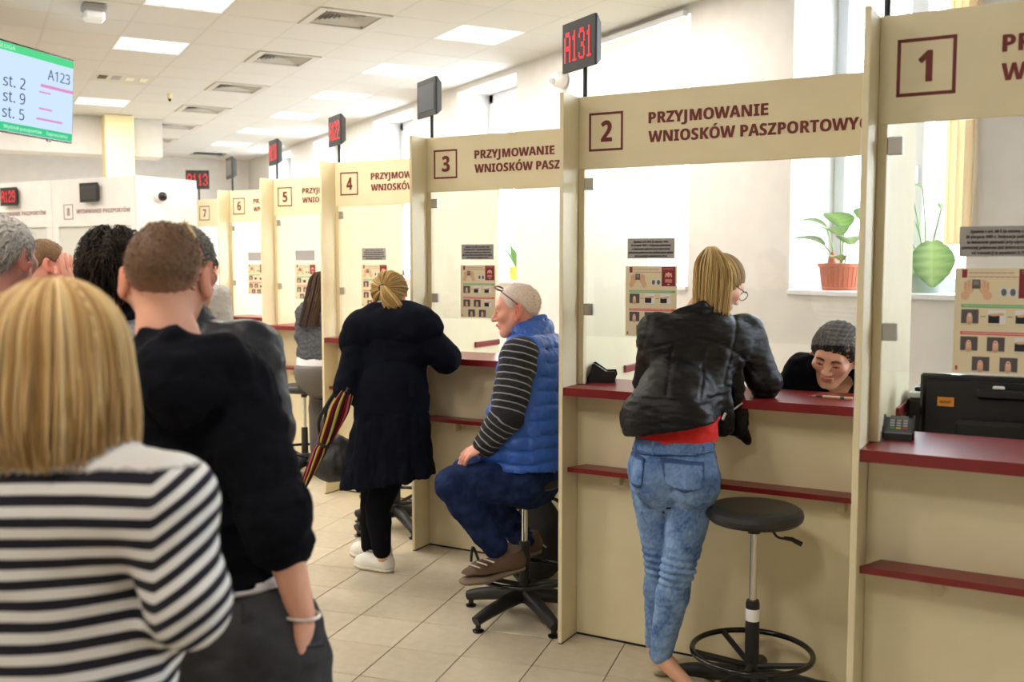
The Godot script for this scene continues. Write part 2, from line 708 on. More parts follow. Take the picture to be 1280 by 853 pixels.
func materials() -> void:
	M.white = noisy(mat(Color.WHITE, 0.85), 0.02, rgb(214, 210, 206), rgb(221, 218, 214), 0.8, 0.05)
	M.ceil = noisy(mat(Color.WHITE, 0.95), 0.08, rgb(198, 194, 186), rgb(207, 203, 196), 3.0, 0.08)
	M.rail = mat(rgb(186, 182, 173), 0.5)
	M.grout = mat(rgb(128, 116, 98), 0.9)
	M.floor = []
	for k in 4:
		var t: float = [0.0, 0.35, 0.7, 1.0][k]
		var a := rgb(196, 183, 158).lerp(rgb(206, 194, 170), t)
		var f := noisy(mat(Color.WHITE, 0.42), 0.03, a.darkened(0.045), a.lightened(0.05), 2.0, 0.0, 4)
		M.floor.append(f)
	M.beige = noisy(mat(Color.WHITE, 0.45), 0.015, rgb(226, 213, 175), rgb(231, 219, 183), 1.2)
	M.beige2 = mat(rgb(214, 200, 160), 0.5)
	M.edge = mat(rgb(228, 216, 180), 0.4)
	M.red = noisy(mat(Color.WHITE, 0.34), 0.02, rgb(112, 16, 20), rgb(126, 21, 25), 2.0)
	M.red.clearcoat_enabled = true
	M.red.clearcoat = 0.15
	M.red.clearcoat_roughness = 0.15
	M.print = mat(rgb(112, 36, 30), 0.6)
	M.glass = mat(Color(1, 1, 1, 0.04), 0.02)
	M.glass.transparency = BaseMaterial3D.TRANSPARENCY_ALPHA
	M.steel = mat(rgb(190, 188, 184), 0.32, 0.9)
	M.chrome = mat(rgb(215, 215, 215), 0.14, 1.0)
	M.black = noisy(mat(Color.WHITE, 0.5), 0.1, rgb(20, 20, 21), rgb(28, 28, 29), 4.0)
	M.blackgloss = mat(rgb(14, 14, 15), 0.22)
	M.dark = mat(rgb(40, 38, 37), 0.6)
	M.grey = mat(rgb(150, 148, 146), 0.6)
	M.frame = mat(rgb(226, 228, 232), 0.35)
	M.led = mat(rgb(60, 5, 8), 0.5)
	M.led.emission_enabled = true
	M.led.emission = Color(1.0, 0.12, 0.17)
	M.led.emission_energy_multiplier = 2.8
	M.cream = mat(rgb(240, 226, 176), 0.7)
	M.knit = vmat(0.95)
	M.denim = vmat(0.9)
	M.paper2 = mat(rgb(190, 180, 165), 0.8)
	M.blackcloth = noisy(mat(Color.WHITE, 0.92), 0.12, rgb(12, 13, 18), rgb(20, 21, 27), 9.0, 0.08)
	M.greycloth = noisy(mat(Color.WHITE, 0.95), 0.12, rgb(58, 58, 60), rgb(76, 76, 78), 9.0, 0.08)
	M.redcloth = noisy(mat(Color.WHITE, 0.85), 0.05, rgb(214, 34, 32), rgb(226, 44, 40), 4.0)
	M.bluecloth = mat(rgb(70, 90, 150), 0.9)
	M.navy = noisy(mat(Color.WHITE, 0.5), 0.05, rgb(17, 20, 30), rgb(25, 29, 40), 5.0, 0.05)
	M.coat = noisy(mat(Color.WHITE, 0.9), 0.1, rgb(15, 17, 26), rgb(23, 26, 37), 8.0, 0.05)
	for c in [M.greycloth, M.knit, M.denim]:
		c.metallic_specular = 0.15
	M.blackcloth.metallic_specular = 0.2
	M.leather = noisy(mat(Color.WHITE, 0.47), 0.14, rgb(10, 10, 11), rgb(17, 17, 18), 9.0, 0.07)
	M.coat.metallic_specular = 0.15
	M.leather.metallic_specular = 0.35
	M.jean = mat(rgb(84, 112, 160), 0.9)
	M.vest = noisy(mat(Color.WHITE, 0.42), 0.05, rgb(34, 82, 168), rgb(42, 94, 186), 5.0, 0.04)
	M.glitter = noisy(mat(Color.WHITE, 0.45), 0.3, rgb(150, 136, 104), rgb(226, 214, 184), 6.0)
	M.ink = mat(rgb(52, 46, 46), 0.7)
	M.pale = noisy(mat(Color.WHITE, 0.6), 0.02, rgb(222, 219, 216), rgb(228, 226, 222), 1.0)
	M.pale2 = mat(rgb(206, 208, 200), 0.5)
	M.print2 = mat(rgb(150, 120, 116), 0.6)
	M.smoke = mat(rgb(60, 58, 56), 0.3)
	M.ventgrey = mat(rgb(190, 186, 178), 0.5)
	M.rail2 = mat(rgb(222, 216, 190), 0.5)

func room() -> void:
	# floor: a grout bed that carries single tiles, laid at an angle to the counter row
	var fl := put(self, "floor", box(V(9.4, 0.2, 24.0), 0.0, V(0.4, -0.105, -8.2)), M.grout)
	fl.set_meta("kind", "structure")
	var F := deg_to_rad(18.49 + 28.69)
	var ea := V(sin(F), 0, -cos(F))
	var eb := V(cos(F), 0, sin(F))
	var pitch := 0.307
	var one := box(V(pitch - 0.004, 0.02, pitch - 0.004), 0.0012, V(0, -0.01, 0))
	var rest := begin()
	var n := 0
	var fwd := V(sin(deg_to_rad(28.69)), 0, -cos(deg_to_rad(28.69)))
	var side := V(cos(deg_to_rad(28.69)), 0, sin(deg_to_rad(28.69)))
	var tiles := []
	for i in range(-60, 61):
		for j in range(-60, 61):
			var p: Vector3 = ea * (3.735 + pitch * (i + 0.5)) + eb * (-1.165 + pitch * (j + 0.5))
			if p.x < -4.0 or p.x > 4.8 or p.z > 3.4 or p.z < -19.6:
				continue
			var d := p.dot(fwd)
			var s := absf(p.dot(side))
			tiles.append([d if (d > 2.6 and s < d * 0.56 and p.x < 2.5) else 1000.0 + d, p])
	tiles.sort_custom(func(u, w): return u[0] < w[0])
	for e in tiles:
		var k := rng.randi() % 4
		if n < 230 and e[0] < 999.0:
			var t := put(fl, "floor_tile", one, M.floor[k], e[1] + V(0, rng.randf_range(-0.0004, 0.0004), 0), V(0, -F, 0))
			n += 1
		else:
			rbox(rest, V(0, -0.01, 0), V(pitch - 0.004, 0.02, pitch - 0.004), 0.0012, Transform3D(Basis(Vector3.UP, -F), e[1]))
	put(fl, "floor_tiles", rest.commit(), M.floor[1]).set_meta("kind", "stuff")
	# ceiling: slab, hanging rails and single mineral-fibre tiles
	var ce := put(self, "ceiling", box(V(9.4, 0.2, 24.0), 0.0, V(0.4, CEIL + 0.26, -8.2)), M.ceil)
	ce.set_meta("kind", "structure")
	var ct := box(V(0.585, 0.014, 0.585), 0.003, V(0, 0.007, 0))
	var ctr := begin()
	var cn := 0
	var cl := []
	for i in range(-9, 7):
		for j in range(-40, 22):
			var p := V(1.255 + 0.6 * i + 0.3, CEIL, -6.92 - 0.6 * j - 0.3)
			if p.z > 3.4 or p.z < -19.4 or p.x < -4.0:
				continue
			if taken(i, j) != "":
				continue
			var d := p.dot(fwd)
			var s := absf(p.dot(side))
			cl.append([d if (d > 5.0 and s < d * 0.55 and p.z > -17.5) else 1000.0 + d, p])
	cl.sort_custom(func(u, w): return u[0] < w[0])
	for e in cl:
		var p: Vector3 = e[1]
		var w := minf(0.585, (WALLX - 0.01 - p.x) * 2.0)
		if cn < 250 and e[0] < 999.0 and w > 0.58:
			put(ce, "ceiling_tile", ct, M.ceil, p + V(0, rng.randf_range(0, 0.0015), 0))
			cn += 1
		else:
			rbox(ctr, p + V(0, 0.007, 0), V(0.585, 0.014, 0.585), 0.003)
	put(ce, "ceiling_tiles", ctr.commit(), M.ceil).set_meta("kind", "stuff")
	for i in range(-8, 7):
		put(ce, "ceiling_rail", box(V(0.022, 0.03, 22.9), 0.002), M.rail, V(1.255 + 0.6 * i, CEIL + 0.016, -8.1))
	for j in range(-16, 22):
		var z := -6.92 - 0.6 * j
		if z < 3.3 and z > -19.4:
			put(ce, "ceiling_rail", box(V(8.7, 0.03, 0.014), 0.002), M.rail, V(0.5, CEIL + 0.017, z))
	# walls
	for w in [["wall_left", V(0.3, 3.9, 24.0), V(-4.15, 1.9, -8.2)], ["wall_back", V(9.4, 3.9, 0.3), V(0.4, 1.9, 3.55)], ["wall_far", V(9.4, 3.9, 0.3), V(0.4, 1.9, -19.65)]]:
		var o := put(self, w[0], box(w[1], 0.0, w[2]), M.white)
		o.set_meta("kind", "structure")
	# beam and column near the far end
	var bm := put(self, "beam", box(V(6.45, 0.5, 0.5), 0.004, V(-0.76, CEIL - 0.25, -14.75)), M.white)
	bm.set_meta("kind", "structure")
	var co := put(self, "column", box(V(0.36, CEIL, 0.36), 0.012, V(0, CEIL / 2.0, 0)), M.cream, V(1.87, 0, -14.35))
	co.set_meta("kind", "structure")

# what stands in a ceiling field: lamps every third row, air outlets between them
func taken(i: int, j: int) -> String:
	if i == 0 and j == 7:
		return "grille"
	if j < -11:
		return ""
	if (i == 4 or i == 0) and posmod(j, 3) == 1 and j > -3:
		return "lamp"
	if i == -4 and posmod(j, 3) == 1:
		return "lamp"
	if i == 2 and posmod(j, 3) == 1 and j > -3:
		return "vent"
	
	return ""

const WINS := [1.55, -1.05, -3.68, -6.12, -8.84, -11.46, -14.06, -16.66]

func windows() -> void:
	var st := begin()
	var x := WALLX + 0.25
	var w := 1.36
	var top := 3.5
	var sill := 1.42
	rbox(st, V(x, sill / 2.0 - 0.05, -8.2), V(0.5, sill + 0.1, 24.0), 0.0)
	rbox(st, V(x, top + 0.2, -8.2), V(0.5, 0.4, 24.0), 0.0)
	var z0 := 3.8
	for k in WINS.size() + 1:
		var z1: float = WINS[k] if k < WINS.size() else -20.2
		rbox(st, V(x, (sill + top) / 2.0, (z0 + z1) / 2.0), V(0.5, top - sill, z0 - z1), 0.0)
		if k < WINS.size():
			z0 = z1 - w
	var o := put(self, "wall_right", st.commit(), M.white)
	o.set_meta("kind", "structure")
	for k in WINS.size():
		var zc: float = WINS[k] - w / 2.0
		var win := struct("window_%d" % (k + 1), V(5.29, sill, zc))
		var f := begin()
		var h := top - sill
		var t := 0.1
		for s in [-1.0, 1.0]:
			rbox(f, V(0.03, h / 2.0, s * (w / 2.0 - t / 2.0)), V(0.07, h, t), 0.006)
			rbox(f, V(0.03, h / 2.0 + s * (h / 2.0 - t / 2.0), 0), V(0.07, t, w), 0.006)
		rbox(f, V(0.028, h / 2.0, 0), V(0.08, h, 0.13), 0.006)
		put(win, "window_frame", f.commit(), M.frame)
		put(win, "window_handle", box(V(0.03, 0.11, 0.025), 0.006), M.frame, V(-0.03, h * 0.36, 0.02))
		for s in [-1.0, 1.0]:
			put(win, "pane", box(V(0.006, h - 0.2, w / 2.0 - 0.16), 0.001), M.glass, V(0.035, h / 2.0, s * (w / 4.0 - 0.018)))
		put(win, "window_sill", box(V(0.46, 0.035, w - 0.002), 0.006), M.frame, V(-0.19, 0.0, 0))
	# vertical blind before the second window of the staff side
	var bl := thing("vertical_blind", "white vertical slat blind drawn across the window behind booth 2", "blind", V(4.86, 3.5, -6.9), 0.0)
	put(bl, "head_rail", box(V(0.05, 0.045, 1.5), 0.004), M.frame, V(0, 0.0, 0))
	var slat := box(V(0.004, 2.0, 0.098), 0.001)
	var sm := mat(rgb(250, 249, 244), 0.8)
	sm.backlight_enabled = true
	sm.backlight = Color(0.8, 0.78, 0.71)
	for k in 15:
		put(bl, "slat", slat, sm, V(0, -1.03, -0.7 + k * 0.1), V(0, 0.32, 0))
	# the bunched cream curtain beside the nearest window
	var cu := thing("curtain", "narrow pale orange curtain hanging beside the potted window plants", "curtain", V(4.85, 1.72, -3.715))
	var cs := begin()
	var prev := []
	for k in 41:
		var u := float(k) / 40.0
		prev.append(V(0.022 * sin(u * TAU * 3.5) , 0, (u - 0.5) * 0.17))
	for k in 40:
		for s in [-1.0, 1.0]:
			var d := V(0.0012 * s, 0, 0)
			quad(cs, prev[k] + d, prev[k + 1] + d, prev[k + 1] + d + V(0, 1.78, 0), prev[k] + d + V(0, 1.78, 0), V(s, 0, 0))
	var cm := mat(rgb(252, 240, 216), 0.9)
	cm.backlight_enabled = true
	cm.backlight = Color(0.92, 0.87, 0.77)
	put(cu, "fabric", cs.commit(), cm)
	put(cu, "rod", pipe([V(0, 1.78, -0.12), V(0, 1.78, 0.12)], 0.01), M.frame)

func lamps() -> void:
	# louvred four-tube lamp set flush in the ceiling grid
	var mk := func(called: String, label: String, group: String) -> Node3D:
		var t := thing(called, label, "ceiling lamp", Vector3.ZERO, 0.0, group)
		var st := begin()
		for s in [-1.0, 1.0]:
			rbox(st, V(s * 0.289, 0.045, 0), V(0.012, 0.09, 0.59), 0.002)
			rbox(st, V(0, 0.045, s * 0.289), V(0.59, 0.09, 0.012), 0.002)
		rbox(st, V(0, 0.094, 0), V(0.59, 0.008, 0.59), 0.001)
		put(t, "housing", st.commit(), M.frame)
		var lv := begin()
		for k in 3:
			rbox(lv, V(-0.145 + k * 0.145, 0.03, 0), V(0.004, 0.05, 0.565), 0.001)
		for k in 8:
			rbox(lv, V(0, 0.024, -0.25 + k * 0.0714), V(0.565, 0.036, 0.003), 0.001)
		var lm := mat(rgb(225, 225, 226), 0.4, 0.1)
		put(t, "louvre", lv.commit(), lm)
		var em := mat(Color.WHITE, 0.5)
		em.emission_enabled = true
		em.emission = Color(1.0, 0.97, 0.92)
		em.emission_energy_multiplier = 14.0
		for k in 4:
			put(t, "tube", pipe([V(-0.2175 + k * 0.145, 0.06, -0.28), V(-0.2175 + k * 0.145, 0.06, 0.28)], 0.013), em)
		var l := AreaLight3D.new()
		l.name = "lamp_light"
		l.area_size = Vector2(0.54, 0.54)
		l.light_energy = LAMP_E
		l.light_color = Color(1.0, 0.97, 0.93)
		l.area_range = 25.0
		l.shadow_enabled = true
		l.rotation.x = -PI / 2.0
		l.position.y = -0.012
		t.add_child(l, true)
		return t
	var first := true
	var proto: Node3D
	for i in [4, 0, -4]:
		for j in range(-14, 21):
			var z: float = -6.92 - 0.6 * j - 0.3
			if taken(i, j) != "lamp" or z > -0.5 or z < -18.0:
				continue
			var g := "louvred lamps in the ceiling"
			var nth: String = ORD[int(round((z + 18.62) / 1.8))] if i != 0 else ORD[int(round((z + 18.62) / 1.8)) - (1 if z > -11.0 else 0)]
			var label := "louvred ceiling lamp in the %s, %s from the far end" % [{4: "window-side row", 0: "middle row", -4: "left wall row"}[i], nth]
			if first:
				proto = mk.call("ceiling_lamp", label, g)
				first = false
				proto.position = V(1.255 + 0.6 * i + 0.3, CEIL, z)
			else:
				dup(proto, label).position = V(1.255 + 0.6 * i + 0.3, CEIL, z)

func outside() -> void:
	# a bare tree beyond the nearest window, and pale ground
	var g := put(self, "courtyard", box(V(30, 0.2, 60), 0.0, V(21.0, -1.2, -8)), mat(rgb(190, 190, 186), 0.9))
	g.set_meta("kind", "structure")
	var t := thing("bare_tree", "thin bare tree standing outside the nearest window", "tree", V(9.0, -1.1, -7.2))
	var bark := mat(rgb(120, 110, 108), 0.9)
	put(t, "trunk", pipe(curve([V(0, 0, 0), V(0.05, 2, 0.02), V(0, 4.2, 0.1), V(0.1, 6.5, 0.1)]), 0.08, 0.03), bark)
	var st := begin()
	for k in 60:
		var y := rng.randf_range(1.8, 6.0)
		var a := rng.randf() * TAU
		var l := rng.randf_range(0.5, 1.4)
		var p := V(0.03, y, 0.05)
		var e := p + V(cos(a) * l, l * rng.randf_range(0.1, 0.8), sin(a) * l)
		tube(st, curve([p, p.lerp(e, 0.5) + V(0, 0.1, 0), e], 5), 0.016, 0.005, 5)
		for q in 3:
			var s := p.lerp(e, rng.randf_range(0.4, 0.9))
			tube(st, [s, s + V(rng.randf_range(-0.35, 0.35), rng.randf_range(0, 0.3), rng.randf_range(-0.35, 0.35))], 0.006, 0.003, 4)
	put(t, "branches", st.commit(), bark)

func place(i: int) -> Vector3:
	return V(ROWX, 0, ROWZ - STEP * i)

# a point of booth i, given along, up and out of its front
func loc(i: int, p: Vector3) -> Vector3:
	return place(i) + Basis(Vector3.UP, TURN) * p

const NUM := ["zero", "one", "two", "three", "four", "five", "six", "seven", "eight", "nine", "ten"]
const NOTICE := ["Zgodnie z art. 60 § 2a ustawy z dnia", "29 sierpnia 1997 r. Ordynacja podatkowa", "za dokonanie płatności przy użyciu karty", "płatniczej pobierana jest jednorazowa opłata", "od transakcji w wysokości 0,79 zł"]

func booth(i: int) -> void:
	var b := thing("service_booth", "cream service booth under the sign numbered " + NUM[i + 1], "service booth", place(i), TURN, "cream booths in the counter row")
	var W := 1.332
	# side divider
	if i < 6:
		put(b, "divider", box(V(0.018, 2.304, 0.94), 0.0012, V(0.009, 1.158, -0.47)), M.beige)
		put(b, "desk_edge", box(V(0.012, 0.034, 0.29), 0.002, V(0.0245, 1.118, -0.793)), M.red)
		put(b, "foot_strip", box(V(0.016, 0.006, 0.93), 0.0, V(0.009, 0.003, -0.47)), M.black)
	else:
		put(b, "divider", box(V(0.018, 2.304, 0.84), 0.0012, V(0.009, 1.158, -0.56)), M.white)
	if i == 0:
		put(b, "divider", box(V(0.018, 2.304, 0.98), 0.0012, V(W + 0.012, 1.158, -0.49)), M.beige)
	var S := W - 0.02
	var X := 0.019 + S / 2.0
	var sign := put(b, "sign_board", box(V(S, 0.3, 0.018), 0.0015, V(X, 2.16, -0.153)), M.beige)
	var zf := -0.1435
	# number in its square, and the lettering
	var sq := begin()
	var t := 0.0095
	for s in [-1.0, 1.0]:
		rbox(sq, V(0.142 + s * (0.0765 - t / 2.0), 2.1605, zf), V(t, 0.158, 0.0015), 0.0004)
		rbox(sq, V(0.142, 2.1605 + s * (0.079 - t / 2.0), zf), V(0.153, t, 0.0015), 0.0004)
	put(sign, "number_frame", sq.commit(), M.print)
	letter(sign, str(i + 1), V(0.12 if i > 0 else 0.121, 2.119, zf), 0.083, 0.047 if i > 0 else 0.034, M.print, true, "number")
	if i < 6:
		letter(sign, "PRZYJMOWANIE", V(0.33, 2.1805, zf), 0.0437, 0.484, M.print)
		letter(sign, "WNIOSKÓW PASZPORTOWYCH", V(0.33, 2.105, zf), 0.0437, 0.898, M.print)
	# lower front, dark joint, jamb
	put(b, "front_panel", box(V(S, 1.054, 0.018), 0.0015, V(X, 0.537, -0.153)), M.beige)
	put(b, "foot_strip", box(V(S, 0.009, 0.014), 0.0, V(X, 0.0045, -0.154)), M.black)
	put(b, "jamb", box(V(0.026, 0.908, 0.03), 0.0015, V(0.032, 1.555, -0.158)), M.beige2)
	# counter with an angled left end, and the bag shelf
	var ct := begin()
	slab(ct, PackedVector2Array([Vector2(0.019, 0.004), Vector2(0.019, 0.40), Vector2(1.17, 0.40), Vector2(W - 0.001, 0.14), Vector2(W - 0.001, 0.004)]), -0.034, Transform3D(Basis(V(1, 0, 0), V(0, 0, -1), V(0, 1, 0)), V(0, 1.1, 0)))
	put(b, "counter", ct.commit(), M.red)
	var sh := begin()
	slab(sh, PackedVector2Array([Vector2(0.02, 0.045), Vector2(0.062, 0.1435), Vector2(W - 0.001, 0.1435), Vector2(W - 0.001, 0.045)]), -0.02, Transform3D(Basis(V(1, 0, 0), V(0, 0, -1), V(0, 1, 0)), V(0, 0.757, 0)))
	var shelf := put(b, "shelf", sh.commit(), M.red)
	for u in [0.22, 1.13]:
		put(shelf, "bracket", box(V(0.03, 0.05, 0.045), 0.003, V(u, 0.711, -0.121)), M.beige2)
	# glass above the counter, held by two clips
	put(b, "glass_pane", box(V(S - 0.034, 0.7, 0.006), 0.0008, V(X + 0.015, 1.658, -0.155)), M.glass)
	for y in [1.948, 1.421]:
		put(b, "glass_clip", box(V(0.04, 0.05, 0.018), 0.002, V(0.066, y, -0.153)), M.steel)
	# papers stuck to the glass
	if i < 6:
		var g := "grey notices on the booth glass"
		var n := thing("notice", "grey printed notice on the glass of booth number %s, above the poster" % NUM[i + 1], "notice", loc(i, V(0.343, 1.677, -0.150)), TURN, g)
		put(n, "sheet", box(V(0.204, 0.082, 0.0015), 0.0003), mat(rgb(166, 163, 161), 0.7))
		if i < 4:
			for k in 5:
				var wd: float = [0.15, 0.172, 0.166, 0.19, 0.14][k]
				letter(n, NOTICE[k], V(-wd / 2.0, 0.021 - k * 0.0145 + 0.002, 0.0008), 0.008, wd, M.ink, true, "lettering")
		var ps := thing("poster", "fingerprint instruction poster with a burgundy passport on the glass of booth number " + NUM[i + 1], "poster", loc(i, V(0.345, 1.46, -0.150)), TURN, "instruction posters on the booth glass")
		poster(ps)

func poster(p: Node3D) -> void:
	if not M.has("poster"):
		M.poster = mat(Color.WHITE, 0.55)
		M.poster.albedo_texture = ImageTexture.create_from_image(draw_poster())
		M.poster.texture_repeat = false
		var q := begin()
		var w := 0.111
		var h := 0.144
		for s in [1.0, -1.0]:
			var z: float = 0.0006 * s
			var c := [V(-w, -h, z), V(w, -h, z), V(w, h, z), V(-w, h, z)]
			var uv := [Vector2(0, 1), Vector2(1, 1), Vector2(1, 0), Vector2(0, 0)]
			for k in ([0, 2, 1, 0, 3, 2] if s > 0 else [0, 1, 2, 0, 2, 3]):
				q.set_normal(V(0, 0, s))
				q.set_uv(uv[k])
				q.add_vertex(c[k])
		M.postermesh = q.commit()
	put(p, "sheet", M.postermesh, M.poster)

func oval(im: Image, cx: float, cy: float, rx: float, ry: float, c: Color) -> void:
	for y in range(int(cy - ry), int(cy + ry) + 1):
		for x in range(int(cx - rx), int(cx + rx) + 1):
			if x >= 0 and y >= 0 and x < im.get_width() and y < im.get_height():
				var e := Vector2((x - cx) / rx, (y - cy) / ry).length()
				if e < 1.0:
					im.set_pixel(x, y, c)

func draw_poster() -> Image:
	var im := Image.create(444, 576, false, Image.FORMAT_RGB8)
	im.fill(rgb(226, 213, 178))
	var skin := rgb(222, 176, 142)
	im.fill_rect(Rect2i(34, 6, 26, 46), rgb(140, 35, 50))
	for k in 2:
		for x in range(70, 290 + k * 60, 7):
			im.fill_rect(Rect2i(x, 22 + k * 22, 5, 5 + (x * 7 + k) % 4), rgb(178, 128, 120))
	# passport with a pale crest
	im.fill_rect(Rect2i(316, 4, 116, 158), rgb(128, 24, 44))
	for x in range(330, 418, 8):
		im.fill_rect(Rect2i(x, 14, 6, 5), rgb(210, 150, 120))
		im.fill_rect(Rect2i(x, 26, 5, 5), rgb(190, 120, 105))
	oval(im, 374, 68, 11, 22, rgb(226, 170, 140))
	for s in [-1, 1]:
		for k in 4:
			oval(im, 374 + s * (16 + k * 3), 60 + k * 8, 12 - k * 2, 5, rgb(226, 170, 140))
	im.fill_rect(Rect2i(344, 104, 60, 28), rgb(200, 130, 110))
	oval(im, 374, 146, 10, 6, rgb(226, 170, 140))
	# two hands holding a device, two fingerprints
	for s in [-1, 1]:
		oval(im, 108 + s * 38, 108, 26, 34, skin)
		for k in 4:
			oval(im, 108 + s * (30 + k * 9), 78 + k * 5, 5, 22, skin.darkened(0.06 * (k % 2)))
		oval(im, 108 + s * 56, 150, 22, 24, skin)
	im.fill_rect(Rect2i(86, 62, 42, 50), rgb(92, 88, 86))
	im.fill_rect(Rect2i(92, 70, 28, 22), rgb(130, 128, 130))
	for s in [244, 288]:
		im.fill_rect(Rect2i(s - 18, 106, 38, 46), rgb(224, 222, 222))
		oval(im, s, 130, 14, 20, rgb(76, 84, 96))
		for k in 4:
			oval(im, s, 130, 12 - k * 3, 17 - k * 4, rgb(116, 124, 136) if k % 2 == 0 else rgb(70, 78, 90))
	# heading bars
	im.fill_rect(Rect2i(34, 198, 398, 18), rgb(110, 178, 118))
	im.fill_rect(Rect2i(34, 348, 398, 18), rgb(214, 84, 88))
	for x in range(44, 400, 8):
		im.fill_rect(Rect2i(x, 203, 5, 7), rgb(190, 226, 192))
		im.fill_rect(Rect2i(x, 353, 5, 7), rgb(244, 196, 192))
	# photographs of fingers on a reader
	for q in [[36, 226, 0], [170, 226, 1], [304, 226, 2], [36, 376, 0], [170, 376, 0], [304, 376, 1], [98, 486, 0], [236, 486, 0]]:
		var x: int = q[0]
		var y: int = q[1]
		var w := 88
		var h := 78
		im.fill_rect(Rect2i(x, y, w, h), rgb(232, 230, 228) if q[2] > 0 else rgb(86, 80, 84))
		if q[2] == 0:
			oval(im, x + 42, y + 52, 15, 34, skin)
			oval(im, x + 42, y + 30, 9, 12, rgb(236, 206, 190))
			oval(im, x + 42, y + 74, 16, 10, skin.darkened(0.1))
		else:
			im.fill_rect(Rect2i(x + 2, y + 28, 56, 46), rgb(30, 28, 32))
			for k in 5:
				oval(im, x + 62 - k * 9, y + 24 + (k if q[2] == 1 else k * 2), 20, 7, skin)
		if y > 300 and q[2] == 0:
			oval(im, x + 42, y + 30, 5, 5, rgb(208, 50, 50))
		for k in range(x, x + w - 8, 7):
			im.fill_rect(Rect2i(k, y + h + 5, 4, 3), rgb(176, 160, 140))
	for x in [132, 266]:
		im.fill_rect(Rect2i(x, 262, 26, 4), rgb(120, 110, 100))
	im.fill_rect(Rect2i(14, 540, 12, 24), rgb(170, 60, 60))
	im.fill_rect(Rect2i(400, 548, 34, 14), rgb(220, 216, 224))
	return im

# the white block at the end of the row with booths 8 and 9
func far_block() -> void:
	var C := V(1.566, 0, -10.78)
	var wl := struct("wall_end", C, TURN)
	put(wl, "side", box(V(0.04, 2.5, 0.8), 0.002, V(-0.02, 1.25, -0.4)), M.white)
	for k in 3:
		var n: int = 8 + k
		var b := thing("service_booth", "pale grey booth with the number %s in the end block" % NUM[n], "service booth", C + Basis(Vector3.UP, TURN) * V(-1.33 * k, 0, 0), TURN, "pale booths of the end block")
		put(b, "front_panel", box(V(1.326, 1.06, 0.03), 0.002, V(-0.665, 0.53, -0.017)), M.pale)
		put(b, "sign_board", box(V(1.326, 0.5, 0.03), 0.002, V(-0.665, 2.25, -0.017)), M.pale)
		put(b, "window_panel", box(V(1.14, 0.94, 0.012), 0.002, V(-0.665, 1.53, -0.03)), M.pale2)
		for u in [-0.052, -1.278]:
			put(b, "jamb", box(V(0.096, 0.94, 0.03), 0.002, V(u, 1.53, -0.017)), M.pale)
		put(b, "counter", box(V(1.3, 0.034, 0.3), 0.003, V(-0.665, 1.08, 0.1)), M.red)
		var sq := begin()
		for s in [-1.0, 1.0]:
			rbox(sq, V(-1.06 + s * 0.07, 2.155, 0), V(0.008, 0.16, 0.003), 0.0004)
			rbox(sq, V(-1.06, 2.155 + s * 0.076, 0), V(0.14, 0.008, 0.003), 0.0004)
		put(b, "number_frame", sq.commit(), M.print2)
		var wd: float = 0.045 if n < 10 else 0.08
		letter(b, str(n), V(-1.06 - wd / 2.0, 2.115, -0.001), 0.08, wd, M.print2, true, "number")
		letter(b, "WYDAWANIE PASZPORTÓW", V(-0.93, 2.135, -0.001), 0.042, 0.83, M.print2)

const SCREEN_E := 1.9
const DOTS := {"A": ["01110", "10001", "10001", "11111", "10001", "10001", "10001"], "0": ["01110", "10001", "10001", "10001", "10001", "10001", "01110"], "1": ["00100", "01100", "00100", "00100", "00100", "00100", "01110"], "2": ["01110", "10001", "00001", "00110", "01000", "10000", "11111"], "3": ["01110", "10001", "00001", "00110", "00001", "10001", "01110"], "8": ["01110", "10001", "10001", "01110", "10001", "10001", "01110"], "9": ["01110", "10001", "10001", "01111", "00001", "10001", "01110"], "7": ["11111", "00001", "00010", "00100", "00100", "00100", "00100"]}

# LED number box; its front faces local +Z
func led_box(t: Node3D, s: String, w := 0.25, h := 0.205) -> void:
	var st := begin()
	var c := 0.028
	var poly := PackedVector2Array([Vector2(-w / 2.0, 0.0), Vector2(-w / 2.0, h), Vector2(w / 2.0, h), Vector2(w / 2.0, 0)])
	slab(st, poly, 0.012, Transform3D(Basis(), V(0, 0, -0.012)))
	var p2 := PackedVector2Array([Vector2(-w / 2.0 + c, c), Vector2(-w / 2.0 + c, h - c), Vector2(w / 2.0 - c, h - c), Vector2(w / 2.0 - c, c)])
	for k in 4:
		var a := poly[k]
		var b := poly[(k + 1) % 4]
		var a2 := p2[k]
		var b2 := p2[(k + 1) % 4]
		var m := (a + b) / 2.0 - Vector2(0, h / 2.0)
		quad(st, V(a.x, a.y, -0.012), V(b.x, b.y, -0.012), V(b2.x, b2.y, -0.05), V(a2.x, a2.y, -0.05), V(m.x, m.y, -0.05))
	quad(st, V(p2[0].x, p2[0].y, -0.05), V(p2[1].x, p2[1].y, -0.05), V(p2[2].x, p2[2].y, -0.05), V(p2[3].x, p2[3].y, -0.05), V(0, 0, -1))
	put(t, "case", st.commit(), M.dark)
	if s == "":
		put(t, "dark_window", box(V(w * 0.86, h * 0.7, 0.002), 0.0005, V(0, h * 0.5, 0.001)), M.smoke)
		return
	var sd := begin()
	var px := w * 0.86 / 23.0
	var py := h * 0.62 / 13.0
	for k in s.length():
		var rows: Array = DOTS[s[k]]
		for r in 13:
			for q in 5:
				if rows[int(r * 7 / 13.0)][q] == "1":
					rbox(sd, V(-w * 0.43 + (k * 6 + q + 0.5) * px, h * 0.81 - (r + 0.5) * py, 0.001), V(px * 0.8, py * 0.72, 0.002), 0.0003)
	put(t, "led_digits", sd.commit(), M.led)

